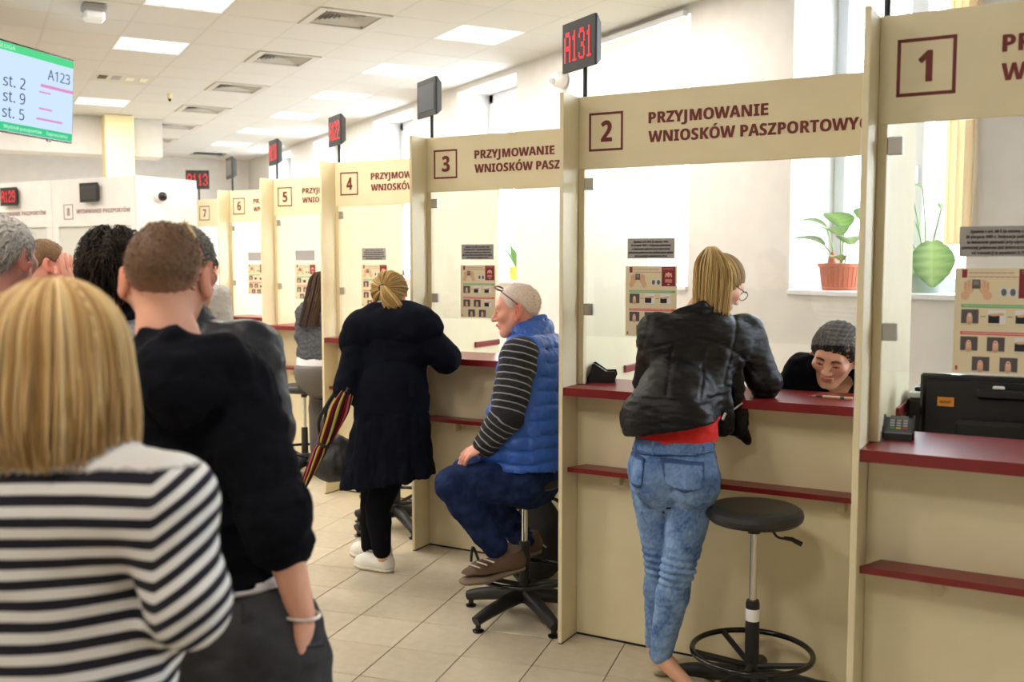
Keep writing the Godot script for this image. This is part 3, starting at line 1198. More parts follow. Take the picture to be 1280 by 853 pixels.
func displays() -> void:
	var say := ["A130", "A131", "", "A122", "A118", "", "A113"]
	for i in 7:
		var lit: String = "red number " + say[i] if say[i] != "" else "a dark unlit window"
		var t := thing("queue_display", "black queue display with %s on a pole above booth number %s" % [lit, NUM[i + 1]], "queue display", loc(i, V(0.03, 2.31, -0.18)), -PI / 2.0 if i < 6 else deg_to_rad(-20), "queue displays above the counter row")
		put(t, "pole", pipe([V(0, -0.14, 0), V(0, 0.15, 0)], 0.0095), M.black)
		var h := Node3D.new()
		h.name = "display"
		t.add_child(h)
		h.position = V(0, 0.12, 0.03)
		h.rotation.x = 0.0
		for c in [h]:
			var tmp := Node3D.new()
			led_box(tmp, say[i])
			for e in tmp.get_children():
				tmp.remove_child(e)
				t.add_child(e, true)
				e.position += V(-0.01, 0.12, 0.03)
			tmp.free()
		h.free()
	for k in 2:
		var C := V(1.566, 0, -10.78)
		var t := thing("queue_display", ["small dark display on the wall above the number 8", "small red lit display on the wall above the number 9"][k], "queue display", C + Basis(Vector3.UP, TURN) * V(-0.66 - 1.33 * k, 2.245, 0.055), TURN)
		led_box(t, ["", "A129"][k], 0.28, 0.2)

func screen() -> void:
	# information screen hung from the ceiling
	var t := thing("television", "flat information screen with green bars hanging under the ceiling", "television", V(0.190, 2.967, -8.707) , 0.0)
	var b: Vector3 = V(0.846, 2.613, -9.231)
	var dir := V(sin(deg_to_rad(42.6)), 0, -cos(deg_to_rad(42.6)))
	t.position = b
	t.rotation.y = atan2(-dir.z, dir.x)
	var tilt := Basis(V(1, 0, 0), deg_to_rad(4.0))
	var W := 1.22
	var H := 0.69
	var add := func(called: String, m: Mesh, material: Material, p: Vector3) -> void:
		var o := put(t, called, m, material)
		o.transform = Transform3D(tilt, tilt * p)
	add.call("case", box(V(W, H, 0.05), 0.006), M.blackgloss, V(-W / 2.0, H / 2.0, -0.03))
	var glow := func(c: Color, e: float) -> StandardMaterial3D:
		var m := mat(Color.BLACK, 0.3)
		m.emission_enabled = true
		m.emission = c
		m.roughness = 0.9
		m.specular_mode = BaseMaterial3D.SPECULAR_DISABLED
		m.emission_energy_multiplier = e * SCREEN_E
		return m
	var e0 := 0.85
	add.call("screen", box(V(W - 0.03, H - 0.03, 0.004), 0.0), glow.call(rgb(205, 226, 252), e0), V(-W / 2.0, H / 2.0, -0.003))
	add.call("screen_bar", box(V(W - 0.03, 0.06, 0.002), 0.0), glow.call(rgb(88, 214, 140), e0), V(-W / 2.0, H - 0.046, 0.0))
	add.call("screen_bar", box(V(W - 0.03, 0.062, 0.002), 0.0), glow.call(rgb(70, 200, 140), e0), V(-W / 2.0, 0.047, 0.0))
	var ink: StandardMaterial3D = glow.call(rgb(96, 112, 140), 0.6)
	var pink: StandardMaterial3D = glow.call(rgb(226, 150, 200), 0.8)
	var pale: StandardMaterial3D = glow.call(rgb(190, 244, 214), 0.9)
	for q in [["A123", -0.325, 0.475, 0.08, 0.265], ["st. 2", -0.81, 0.35, 0.085, 0.235], ["st. 9", -0.81, 0.235, 0.085, 0.235], ["st. 5", -0.815, 0.115, 0.085, 0.235]]:
		var o := letter(t, q[0], Vector3.ZERO, q[3], q[4], ink, false, "lettering")
		o.transform = Transform3D(tilt * o.transform.basis, tilt * (V(q[1], q[2], 0.002) + o.transform.origin))
	for q in [[-0.205, 0.418, 0.39, 0.024], [-0.35, 0.365, 0.13, 0.012], [-0.34, 0.235, 0.15, 0.014], [-0.29, 0.152, 0.3, 0.016]]:
		add.call("screen_line", box(V(q[2], q[3], 0.002), 0.0), pink, V(q[0], q[1], 0.0))
	for q in [["OBSŁUGA", -0.95, H - 0.062, 0.03, 0.26], ["Wydział paszportów", -0.8, 0.034, 0.026, 0.42], ["Zapraszamy", -0.33, 0.034, 0.026, 0.26]]:
		var o := letter(t, q[0], Vector3.ZERO, q[3], q[4], pale, false, "lettering")
		o.transform = Transform3D(tilt * o.transform.basis, tilt * (V(q[1], q[2], 0.002) + o.transform.origin))
	add.call("logo_badge", box(V(0.05, 0.02, 0.012), 0.003), M.blackgloss, V(-0.28, -0.006, -0.01))
	var up: float = CEIL - b.y - H
	put(t, "ceiling_pole", pipe([V(-0.98, H * 0.5, -0.09), V(-0.98, CEIL - b.y, -0.09)], 0.022), M.dark)
	put(t, "bracket", box(V(0.3, 0.3, 0.05), 0.005), M.dark, V(-0.98, H * 0.5, -0.07))
	var l := AreaLight3D.new()
	l.name = "screen_light"
	l.area_size = Vector2(W - 0.05, H - 0.05)
	l.area_range = 12.0
	l.light_energy = 0.25
	l.light_color = rgb(215, 232, 255)
	l.shadow_enabled = true
	t.add_child(l, true)
	l.transform = Transform3D(tilt * Basis(V(0, 1, 0), PI), tilt * V(-W / 2.0, H / 2.0, 0.012))

func ceiling_bits() -> void:
	# four-way air outlets
	var first: Node3D
	for j in range(-3, 20):
		if taken(2, j) != "vent":
			continue
		var z: float = -6.92 - 0.6 * j - 0.3
		if z < -18.0:
			continue
		var p := V(1.255 + 1.2 + 0.3, CEIL, z)
		var label: String = "square four-way air outlet with grey louvres in the ceiling, %s from far end" % ORD[int(round((z + 16.82) / 1.8))]
		if first == null:
			first = thing("air_vent", label, "air vent", p, 0.0, "air outlets in the ceiling")
			var fr := begin()
			for s in [-1.0, 1.0]:
				rbox(fr, V(s * 0.262, -0.002, 0), V(0.07, 0.014, 0.595), 0.003)
				rbox(fr, V(0, -0.002, s * 0.262), V(0.455, 0.014, 0.07), 0.003)
			put(first, "frame", fr.commit(), M.rail)
			put(first, "back_plate", box(V(0.58, 0.01, 0.58), 0.0, V(0, 0.07, 0)), M.grey)
			for side in 4:
				var bl := begin()
				for k in 7:
					var r := 0.218 - k * 0.03
					var b := Basis(Vector3.UP, side * PI / 2.0)
					var tb := Transform3D(b * Basis(V(1, 0, 0), -0.7), b * V(0, 0.014, r))
					rbox(bl, Vector3.ZERO, V(r * 2.0 - 0.01, 0.03, 0.002), 0.0005, tb)
				put(first, "louvre", bl.commit(), M.ventgrey)
		else:
			dup(first, label).position = p
	# smoke detector box near the front, small lamp head and the four-slot grille
	var sd := thing("ceiling_speaker", "white rounded box fixed under the ceiling near the television", "ceiling box", V(0.937, 3.560, -8.294))
	sd.position.y = CEIL
	put(sd, "body", box(V(0.15, 0.075, 0.15), 0.02, V(0, -0.085, 0)), M.frame)
	put(sd, "base", box(V(0.17, 0.05, 0.17), 0.01, V(0, -0.025, 0)), M.grey)
	var gr := thing("slot_grille", "white ceiling strip with four dark and pale slots", "ceiling grille", V(1.255 + 0.3, CEIL, -6.92 - 0.6 * 7 - 0.3))
	put(gr, "frame", box(V(0.59, 0.014, 0.59), 0.003, V(0, 0.009, 0)), M.rail)
	for k in 4:
		put(gr, "slot", box(V(0.085, 0.006, 0.2), 0.002, V(-0.2 + k * 0.135, -0.0005, 0)), [M.dark, M.grey, M.rail2, M.rail2][k])
	var sn := thing("sprinkler", "tiny dark tipped sensor hanging from the ceiling beyond the lamps", "sensor", V(2.160, 3.560, -12.164))
	sn.position.y = CEIL
	put(sn, "stem", pipe([V(0, 0.0, 0), V(0, -0.06, 0)], 0.03, 0.022), M.cream)
	put(sn, "tip", pipe([V(0, -0.06, 0), V(0, -0.09, 0)], 0.022, 0.01), M.dark)
	# cameras
	var cp: Vector3 = Vector3(1.566, 0, -10.78) + Basis(Vector3.UP, TURN) * V(0.0, 0, -0.28)
	var cc := thing("security_camera", "small black dome camera on the white end wall", "security camera", V(cp.x, 2.3, cp.z), TURN)
	var lt := begin()
	lathe(lt, [Vector2(0.0, 0.0), Vector2(0.06, 0.0), Vector2(0.06, 0.03), Vector2(0.05, 0.045), Vector2(0, 0.045)], 20, Transform3D(Basis(V(0, 0, 1), -PI / 2.0), Vector3.ZERO))
	put(cc, "base", lt.commit(), M.frame)
	var ball := SphereMesh.new()
	ball.radius = 0.048
	ball.height = 0.096
	put(cc, "dome", ball, M.blackgloss, V(0.06, 0, 0))
	var c2 := thing("wall_camera", "white round camera high on the wall beside the blind", "security camera", V(4.87, 3.28, -7.92))
	var lt2 := begin()
	lathe(lt2, [Vector2(0.0, 0.0), Vector2(0.075, 0.0), Vector2(0.075, 0.05), Vector2(0.06, 0.1), Vector2(0.03, 0.12), Vector2(0, 0.12)], 20, Transform3D(Basis(V(0, 0, 1), PI / 2.0), Vector3.ZERO))
	put(c2, "body", lt2.commit(), M.white)
	put(c2, "lens", pipe([V(-0.12, -0.02, 0.01), V(-0.135, -0.025, 0.02)], 0.03), M.grey)

func terminal(t: Node3D) -> void:
	# cradle with a raised back and a keypad body leaning on it
	var st := begin()
	slab(st, PackedVector2Array([Vector2(-0.06, 0.0), Vector2(-0.062, 0.018), Vector2(-0.035, 0.07), Vector2(-0.028, 0.074), Vector2(-0.02, 0.068), Vector2(0.045, 0.03), Vector2(0.06, 0.026), Vector2(0.062, 0.0)]), 0.075, Transform3D(Basis(), V(0, 0, -0.0375)))
	put(t, "cradle", st.commit(), M.black)
	var sd := begin()
	slab(sd, PackedVector2Array([Vector2(-0.055, 0.0), Vector2(-0.04, 0.08), Vector2(-0.03, 0.084), Vector2(0.02, 0.05), Vector2(0.06, 0.052), Vector2(0.066, 0.03), Vector2(0.05, 0.0)]), 0.006, Transform3D(Basis(), V(0, 0, -0.044)))
	slab(sd, PackedVector2Array([Vector2(-0.055, 0.0), Vector2(-0.04, 0.08), Vector2(-0.03, 0.084), Vector2(0.02, 0.05), Vector2(0.06, 0.052), Vector2(0.066, 0.03), Vector2(0.05, 0.0)]), 0.006, Transform3D(Basis(), V(0, 0, 0.038)))
	put(t, "side_guard", sd.commit(), M.blackgloss)
	var b := Basis(V(0, 0, 1), -0.55)
	var dir := b * V(1, 0, 0)
	for r in 4:
		for c in 3:
			var k: Material = [M.keyred, M.keyyellow, M.keygreen][c] if r == 3 else M.grey
			var o := put(t, "key", box(V(0.009, 0.004, 0.013), 0.001), k)
			o.transform = Transform3D(b, V(-0.012, 0.064, 0) + dir * (r * 0.015) + V(0, 0, (c - 1) * 0.018))
	var scr := put(t, "display_window", box(V(0.022, 0.002, 0.05), 0.0005), M.smoke)
	scr.transform = Transform3D(b, V(-0.03, 0.0745, 0) + dir * 0.003)

func counter_things() -> void:
	M.keyred = mat(rgb(170, 30, 30), 0.5)
	M.keyyellow = mat(rgb(200, 160, 40), 0.5)
	M.keygreen = mat(rgb(30, 120, 50), 0.5)
	M.orange = mat(rgb(222, 140, 40), 0.6)
	M.paper = mat(rgb(240, 240, 242), 0.8)
	var t1 := thing("card_terminal", "black card terminal on the red counter of booth 1, keypad towards the customer", "card terminal", loc(0, V(0.082, 1.1, -0.27)), TURN - PI / 2.0 + 0.1)
	terminal(t1)
	t1.scale = V(1, 0.74, 1)
	var t2 := thing("card_terminal", "black card terminal on the red counter of booth 2, seen from its side", "card terminal", loc(1, V(0.075, 1.1, -0.27)), TURN + 0.35)
	terminal(t2)
	# pen on counter 2
	var pn := thing("pen", "beige and green ballpoint pen lying on the counter of booth 2", "pen", loc(1, V(1.07, 1.1075, -0.19)), TURN - 0.05)
	put(pn, "barrel", pipe([V(-0.035, 0, 0), V(0.075, 0, 0)], 0.0055), mat(rgb(214, 186, 150), 0.4))
	put(pn, "grip", pipe([V(-0.04, 0, 0), V(-0.062, 0, 0)], 0.0055, 0.004), mat(rgb(60, 70, 60), 0.4))
	put(pn, "tip", pipe([V(-0.062, 0, 0), V(-0.078, 0, 0)], 0.003, 0.0008), M.steel)
	put(pn, "band", pipe([V(0.03, 0, 0), V(0.045, 0, 0)], 0.0063), mat(rgb(40, 90, 60), 0.4))
	# monitor seen from behind in booth 1
	var mo := thing("monitor", "black computer monitor seen from behind with an orange sticker in booth 1", "monitor", loc(0, V(0.36, 0.0, -0.66)), TURN + 0.03)
	var mb := Basis(V(1, 0, 0), -0.06)
	var fr := begin()
	rbox(fr, V(0, 1.06, -0.03), V(0.54, 0.39, 0.03), 0.008)
	put(mo, "bezel", fr.commit(), M.blackgloss)
	var bk := begin()
	slab(bk, PackedVector2Array([Vector2(-0.25, 0.875), Vector2(-0.25, 1.235), Vector2(0.25, 1.235), Vector2(0.25, 0.875)]), 0.014, Transform3D(Basis(), V(0, 0, -0.016)))
	rbox(bk, V(0.03, 1.0, 0.012), V(0.38, 0.22, 0.03), 0.012)
	put(mo, "back", bk.commit(), M.black)
	put(mo, "handle_bar", box(V(0.16, 0.035, 0.03), 0.008), M.blackgloss, V(-0.02, 1.2, 0.012))
	put(mo, "cable_clip", box(V(0.035, 0.012, 0.014), 0.003), M.paper, V(-0.035, 1.22, 0.012))
	put(mo, "sticker", box(V(0.05, 0.03, 0.001), 0.0), M.orange, V(-0.19, 1.165, -0.0012))
	put(mo, "neck", box(V(0.09, 0.2, 0.03), 0.006), M.black, V(0, 0.83, 0.0))
	put(mo, "foot", box(V(0.26, 0.014, 0.2), 0.005), M.black, V(0, 0.748, -0.02))
	letter(mo, "PASZPORTY", V(-0.207, 1.16, -0.0006), 0.008, 0.034, M.ink, true)
	for i in 7:
		var d := thing("desk", "white clerk's desk behind the glass of booth number " + NUM[i + 1], "desk", loc(i, V(0.7, 0, -0.72)), TURN, "clerks' desks")
		put(d, "desk_top", box(V(1.2, 0.028, 0.62), 0.003, V(0.0, 0.727, 0.0)), M.frame)
		for s in [-1.0, 1.0]:
			put(d, "leg_panel", box(V(0.03, 0.712, 0.56), 0.002, V(s * 0.55, 0.356, 0)), M.frame)
	var pr := thing("printer", "black printer with white paper on top, behind the divider in booth 1", "printer", loc(0, V(0.13, 0.742, -0.9)), TURN)
	put(pr, "body", box(V(0.2, 0.41, 0.2), 0.01, V(0, 0.205, 0)), M.black)
	put(pr, "paper_tray", box(V(0.19, 0.02, 0.19), 0.003, V(0, 0.42, 0)), M.paper)
	put(pr, "lid", box(V(0.12, 0.014, 0.12), 0.004, V(-0.02, 0.437, 0)), M.dark)
	put(pr, "seam", box(V(0.202, 0.004, 0.202), 0.0, V(0, 0.27, 0)), M.smoke)
	# a second screen, mostly hidden behind the man in the blue vest
	var m3 := thing("monitor", "dark monitor edge behind the seated man in the blue vest", "monitor", loc(2, V(0.98, 0.741, -0.78)), TURN - 0.3)
	put(m3, "bezel", box(V(0.42, 0.3, 0.03), 0.006, V(0, 0.29, 0)), M.blackgloss)
	put(m3, "neck", box(V(0.05, 0.16, 0.03), 0.004, V(0, 0.09, -0.03)), M.black)
	put(m3, "foot", box(V(0.2, 0.014, 0.16), 0.004, V(0, 0.007, -0.03)), M.black)
	# papers on counter 4
	var pf := thing("folder", "pale blue folded leaflet standing on the counter of booth 4", "leaflet", loc(3, V(0.19, 1.1, -0.12)), TURN + 0.2)
	var ps := begin()
	for s in [-1.0, 1.0]:
		rbox(ps, Vector3.ZERO, V(0.15, 0.075, 0.0015), 0.0003, Transform3D(Basis(V(1, 0, 0), s * 0.45), V(0, 0.034, s * 0.016)))
	put(pf, "sheet", ps.commit(), mat(rgb(176, 208, 220), 0.7))

func stool(c: Vector3, h: float, turn: float, label: String, sticker: bool) -> Node3D:
	var t := thing("bar_stool", label, "stool", c, turn, "black swivel stools at the booths")
	var st := begin()
	lathe(st, [Vector2(0.0, h - 0.062), Vector2(0.12, h - 0.062), Vector2(0.158, h - 0.055), Vector2(0.171, h - 0.042), Vector2(0.174, h - 0.028), Vector2(0.169, h - 0.013), Vector2(0.155, h - 0.004), Vector2(0.12, h), Vector2(0, h + 0.001)], 40)
	put(t, "seat", st.commit(), M.vinyl)
	var cl := begin()
	lathe(cl, [Vector2(0.0, h - 0.1), Vector2(0.022, h - 0.1), Vector2(0.024, h - 0.06), Vector2(0.0, h - 0.06)], 20)
	put(t, "seat_plate", cl.commit(), M.black)
	put(t, "gas_lift", pipe([V(0, h * 0.5, 0), V(0, h - 0.09, 0)], 0.014, 0.014, 16), M.chrome)
	var lo := begin()
	lathe(lo, [Vector2(0.0, 0.07), Vector2(0.032, 0.07), Vector2(0.03, 0.12), Vector2(0.026, 0.16), Vector2(0.025, h * 0.53 - 0.012), Vector2(0.022, h * 0.53), Vector2(0.013, h * 0.53)], 20)
	put(t, "column", lo.commit(), M.black)
	if sticker:
		var sk := begin()
		lathe(sk, [Vector2(0.0254, h * 0.53 - 0.075), Vector2(0.0256, h * 0.53 - 0.03)], 20)
		put(t, "paper_label", sk.commit(), M.paper)
	var fr := begin()
	ring(fr, V(0, 0.2, 0), 0.215, 0.0105, 48, 10)
	put(t, "foot_ring", fr.commit(), M.blackgloss)
	for k in 5:
		var a := TAU * k / 5.0
		var d := V(cos(a), 0, sin(a))
		if k < 4:
			var e := V(cos(a + 0.6), 0, sin(a + 0.6))
			put(t, "spoke", pipe([e * 0.02 + V(0, 0.15, 0), e * 0.21 + V(0, 0.197, 0)], 0.011), M.black)
		var ar := begin()
		tube(ar, curve([d * 0.02 + V(0, 0.105, 0), d * 0.12 + V(0, 0.092, 0), d * 0.24 + V(0, 0.068, 0), d * 0.3 + V(0, 0.05, 0)], 10), 0.037, 0.024, 10)
		var leg := put(t, "leg", ar.commit(), M.black)
		var gl := begin()
		lathe(gl, [Vector2(0, 0.0), Vector2(0.024, 0.0), Vector2(0.026, 0.008), Vector2(0.012, 0.014), Vector2(0.011, 0.045), Vector2(0, 0.045)], 14, Transform3D(Basis(), d * 0.285))
		put(leg, "glide", gl.commit(), M.blackgloss)
	var lv := curve([V(0.02, h - 0.085, 0), V(0.06, h - 0.088, 0), V(0.085, h - 0.115, 0), V(0.115, h - 0.12, 0)], 10)
	var lev := put(t, "lever", pipe(lv, 0.0045), M.black)
	put(lev, "grip", pipe([V(0.108, h - 0.118, 0), V(0.135, h - 0.122, 0), V(0.17, h - 0.14, 0)], 0.007, 0.0095), M.black)
	return t

func stools() -> void:
	M.vinyl = noisy(mat(Color.WHITE, 0.42), 0.06, rgb(30, 30, 31), rgb(38, 38, 40), 6.0)
	stool(V(2.478, 0, -2.7), 0.742, -0.55, "empty black round stool with a chrome column in front of booth 2", true)
	stool(V(2.20, 0, -3.90), 0.665, -0.367, "black stool that the man in the blue vest sits on", false)
	stool(V(2.27, 0, -5.62), 0.64, 0.9, "black stool half hidden behind the woman in the dark coat", false)
	stool(V(2.23, 0, -7.36), 0.70, 0.2, "black stool under the seated woman with long brown hair at booth 5", false)
	# backpack on the floor behind stool 3
	var bp := thing("backpack", "black backpack standing on the floor behind the blue-vested man's stool", "backpack", V(2.545, 0.000, -4.358), TURN)
	var s := Sdf.new(0.014)
	s.ell(V(0, 0.2, 0), V(0.15, 0.22, 0.1), 0.03).ell(V(0.0, 0.13, 0.06), V(0.12, 0.13, 0.07), 0.03).cut(V(0, 0.004, 0), V(0, -1, 0), 0.01)
	s.post = func(p: Vector3, f: float): return f + 0.006 * sin(p.y * 40.0 + 3.0 * p.x) * sin(p.x * 25.0)
	put(bp, "bag", meld([s.build()]), mat(rgb(20, 20, 23), 0.75))
	put(bp, "handle_loop", pipe(curve([V(-0.035, 0.4, 0), V(-0.04, 0.455, 0), V(0, 0.475, 0), V(0.04, 0.455, 0), V(0.035, 0.4, 0)], 14), 0.007), M.black)
	put(bp, "strap", pipe(curve([V(-0.1, 0.38, 0.06), V(-0.14, 0.28, 0.14), V(-0.1, 0.12, 0.14), V(-0.05, 0.03, 0.12)], 14), 0.012), M.black)
	put(bp, "zip", pipe(curve([V(-0.1, 0.2, 0.115), V(0, 0.25, 0.125), V(0.1, 0.2, 0.115)], 12), 0.004), M.grey)
	var sc := thing("scarf", "reddish brown cloth hanging under the seat beside the backpack", "scarf", V(2.279, 0.561, -4.124))
	var fs := begin()
	for k in 4:
		var x := -0.022 + k * 0.014
		tube(fs, curve([V(x, 0.03, 0), V(x * 1.3, -0.05, 0.005 * k), V(x * 1.5, -0.12 - 0.01 * (k % 2), 0.0)], 8), 0.009, 0.007, 7)
	put(sc, "fabric", fs.commit(), mat(rgb(120, 52, 40), 0.9))

# a broad leaf on a stalk: pale along the middle rib, green at the rim
func leaf(st: SurfaceTool, base: Vector3, dir: Vector3, len: float, width: float, droop: float, pale: Color, rim: Color) -> void:
	dir = dir.normalized()
	var side := dir.cross(Vector3.UP)
	if side.length() < 0.05:
		side = Vector3.RIGHT
	side = side.normalized()
	var up := side.cross(dir).normalized()
	var g := []
	var n := 16
	for i in n + 1:
		var u := float(i) / n
		var row := []
		var w := width * 0.5 * pow(sin(PI * clampf(u * 0.94 + 0.05, 0, 1)), 0.75)
		for j in 9:
			var v := (j - 4) / 4.0
			var p := base + dir * (u * len) - V(0, droop * u * u, 0) + side * (v * w) + up * (absf(v) * w * 0.22)
			row.append([p, pale.lerp(rim, clampf(absf(v) * 0.9 - 0.02 + 0.2 * sin(u * 34.0 - absf(v) * 3.0), 0, 1))])
		g.append(row)
	for s in [0.0007, -0.0007]:
		for i in n:
			for j in 8:
				var c := [g[i][j], g[i + 1][j], g[i + 1][j + 1], g[i][j + 1]]
				var nn: Vector3 = (c[1][0] - c[0][0]).cross(c[3][0] - c[0][0]).normalized()
				if nn.dot(up) * s < 0.0:
					nn = -nn
				for k in [[0, 1, 2], [0, 2, 3]]:
					var a: Vector3 = c[k[0]][0]
					var b: Vector3 = c[k[1]][0]
					var d: Vector3 = c[k[2]][0]
					var q: Array = k
					if (b - a).cross(d - a).dot(nn) > 0.0:
						q = [k[0], k[2], k[1]]
					for m in q:
						st.set_normal(nn)
						st.set_color(c[m][1])
						st.add_vertex(c[m][0] + nn * 0.0007)

func plants() -> void:
	M.leaf = vmat(0.45)
	M.leaf.backlight_enabled = true
	M.leaf.backlight = Color(0.55, 0.7, 0.35)
	var green := lin(70, 130, 50)
	var pale := lin(190, 214, 140)
	var stem := mat(rgb(110, 150, 80), 0.6)
	var terra := mat(rgb(186, 92, 58), 0.7)
	var yard := 1.438
	# terracotta pot with a leafy plant, on the sill of the nearest window
	var p1 := thing("potted_plant", "leafy green plant in a ribbed terracotta pot on the window sill behind booth 2", "potted plant", V(5.06, yard, -4.74))
	var st := begin()
	var prof := [Vector2(0, 0), Vector2(0.115, 0), Vector2(0.122, 0.012), Vector2(0.118, 0.02), Vector2(0.135, 0.15), Vector2(0.148, 0.152), Vector2(0.15, 0.175), Vector2(0.135, 0.176), Vector2(0.125, 0.15), Vector2(0, 0.15)]
	lathe(st, prof, 28)
	put(p1, "pot", st.commit(), terra)
	var rb := begin()
	for k in 28:
		var a := TAU * k / 28.0
		tube(rb, [V(cos(a) * 0.119, 0.024, sin(a) * 0.119), V(cos(a) * 0.135, 0.148, sin(a) * 0.135)], 0.0035, 0.0035, 5)
	put(p1, "pot_rib", rb.commit(), terra).set_meta("kind", "stuff")
	put(p1, "soil", box(V(0.17, 0.01, 0.17), 0.003, V(0, 0.152, 0)), M.dark)
	for q in [[-0.06, 0.26, -0.1, 0.26, 0.2], [0.0, 0.4, 0.02, 0.28, 0.22], [-0.02, 0.42, -0.12, 0.24, 0.18], [0.05, 0.46, 0.14, 0.28, 0.2], [-0.05, 0.26, 0.12, 0.26, 0.16], [-0.05, 0.12, 0.05, 0.2, 0.1], [-0.08, 0.34, 0.06, 0.26, 0.18]]:
		var s0 := V(q[0] * 0.3, 0.15, q[2] * 0.3)
		var s1 := V(q[0], 0.1 + q[1] * 0.75, q[2])
		put(p1, "stem", pipe(curve([s0, s0.lerp(s1, 0.5) + V(0, 0.03, 0), s1], 8), 0.005, 0.004, 6), stem)
		var lf := begin()
		leaf(lf, s1, V(q[0] * 4.0 - 0.5, 0.5, q[2] * 4.0), q[3] * 0.85, q[4], 0.07, pale, green)
		put(p1, "leaf", lf.commit(), M.leaf)
	var bottle := put(p1, "ornament", pipe(curve([V(-0.02, 0.14, -0.06), V(-0.02, 0.21, -0.06), V(-0.02, 0.25, -0.06)], 8), 0.035, 0.012, 10), terra)
	# tall plant with broad variegated leaves to its right
	var p2 := thing("potted_plant", "tall plant with broad pale striped leaves on the window sill behind booth 1", "potted plant", V(5.08, yard, -4.1))
	var s2 := begin()
	lathe(s2, [Vector2(0, 0), Vector2(0.08, 0), Vector2(0.1, 0.13), Vector2(0.108, 0.15), Vector2(0.09, 0.15), Vector2(0, 0.13)], 24)
	put(p2, "pot", s2.commit(), mat(rgb(150, 160, 150), 0.6))
	for q in [[-0.05, 0.31, 0.1, 0.29, 0.24, 0.02, -1.3], [-0.04, 0.42, -0.03, 0.26, 0.16, 0.06, -1.0], [-0.04, 0.22, 0.0, 0.18, 0.16, 0.05, 0.1], [0.0, 0.62, -0.02, 0.13, 0.07, 0.05, 0.5], [0.02, 0.5, 0.1, 0.11, 0.05, 0.04, 0.5], [0.0, 0.66, -0.12, 0.14, 0.07, 0.03, 0.3], [0.0, 0.34, -0.14, 0.18, 0.1, 0.1, 0.1], [0.03, 0.2, 0.0, 0.2, 0.12, 0.16, 0.0]]:
		var t0 := V(0, 0.13, 0)
		var t1 := V(q[0] - 0.02, q[1], q[2])
		put(p2, "stem", pipe(curve([t0, t0.lerp(t1, 0.55) + V(0.01, 0.02, 0), t1], 8), 0.006, 0.004, 6), stem)
		var lf := begin()
		leaf(lf, t1, V(-0.55, q[6], signf(q[2]) * 0.5), q[3], q[4], q[5], pale, green)
		put(p2, "leaf", lf.commit(), M.leaf)
	# small plant in a yellow pot, third window
	var p3 := thing("potted_plant", "small green plant in a yellow pot on the window sill behind booth 3", "potted plant", V(5.0, yard, -9.03))
	var s3 := begin()
	lathe(s3, [Vector2(0, 0), Vector2(0.07, 0), Vector2(0.09, 0.14), Vector2(0.08, 0.14), Vector2(0, 0.13)], 20)
	put(p3, "pot", s3.commit(), mat(rgb(226, 204, 70), 0.5))
	for k in 9:
		var a := k * 2.4
		var lf := begin()
		leaf(lf, V(cos(a) * 0.02, 0.13, sin(a) * 0.02), V(cos(a) * 0.6, 1.1, sin(a) * 0.6), 0.26 + 0.05 * (k % 3), 0.06, 0.06, lin(120, 180, 70), green)
		put(p3, "leaf", lf.commit(), M.leaf)

# ---------- figures ----------
var built := {}

func frame(fwd: Vector3, up := Vector3.UP) -> Basis:
	var z := fwd.normalized()
	var x := up.cross(z).normalized()
	return Basis(x, z.cross(x).normalized(), z)

# hairline height on the head, for a point at depth z (face towards +z)
func hairline(z: float) -> float:
	if z > 0.05:
		return lerpf(0.03, 0.062, clampf((z - 0.05) / 0.035, 0, 1))
	if z > 0.02:
		return lerpf(-0.022, 0.03, (z - 0.02) / 0.03)
	if z > -0.02:
		return lerpf(0.012, -0.022, (z + 0.02) / 0.04)
	return lerpf(-0.085, 0.012, clampf((z + 0.075) / 0.055, 0, 1))

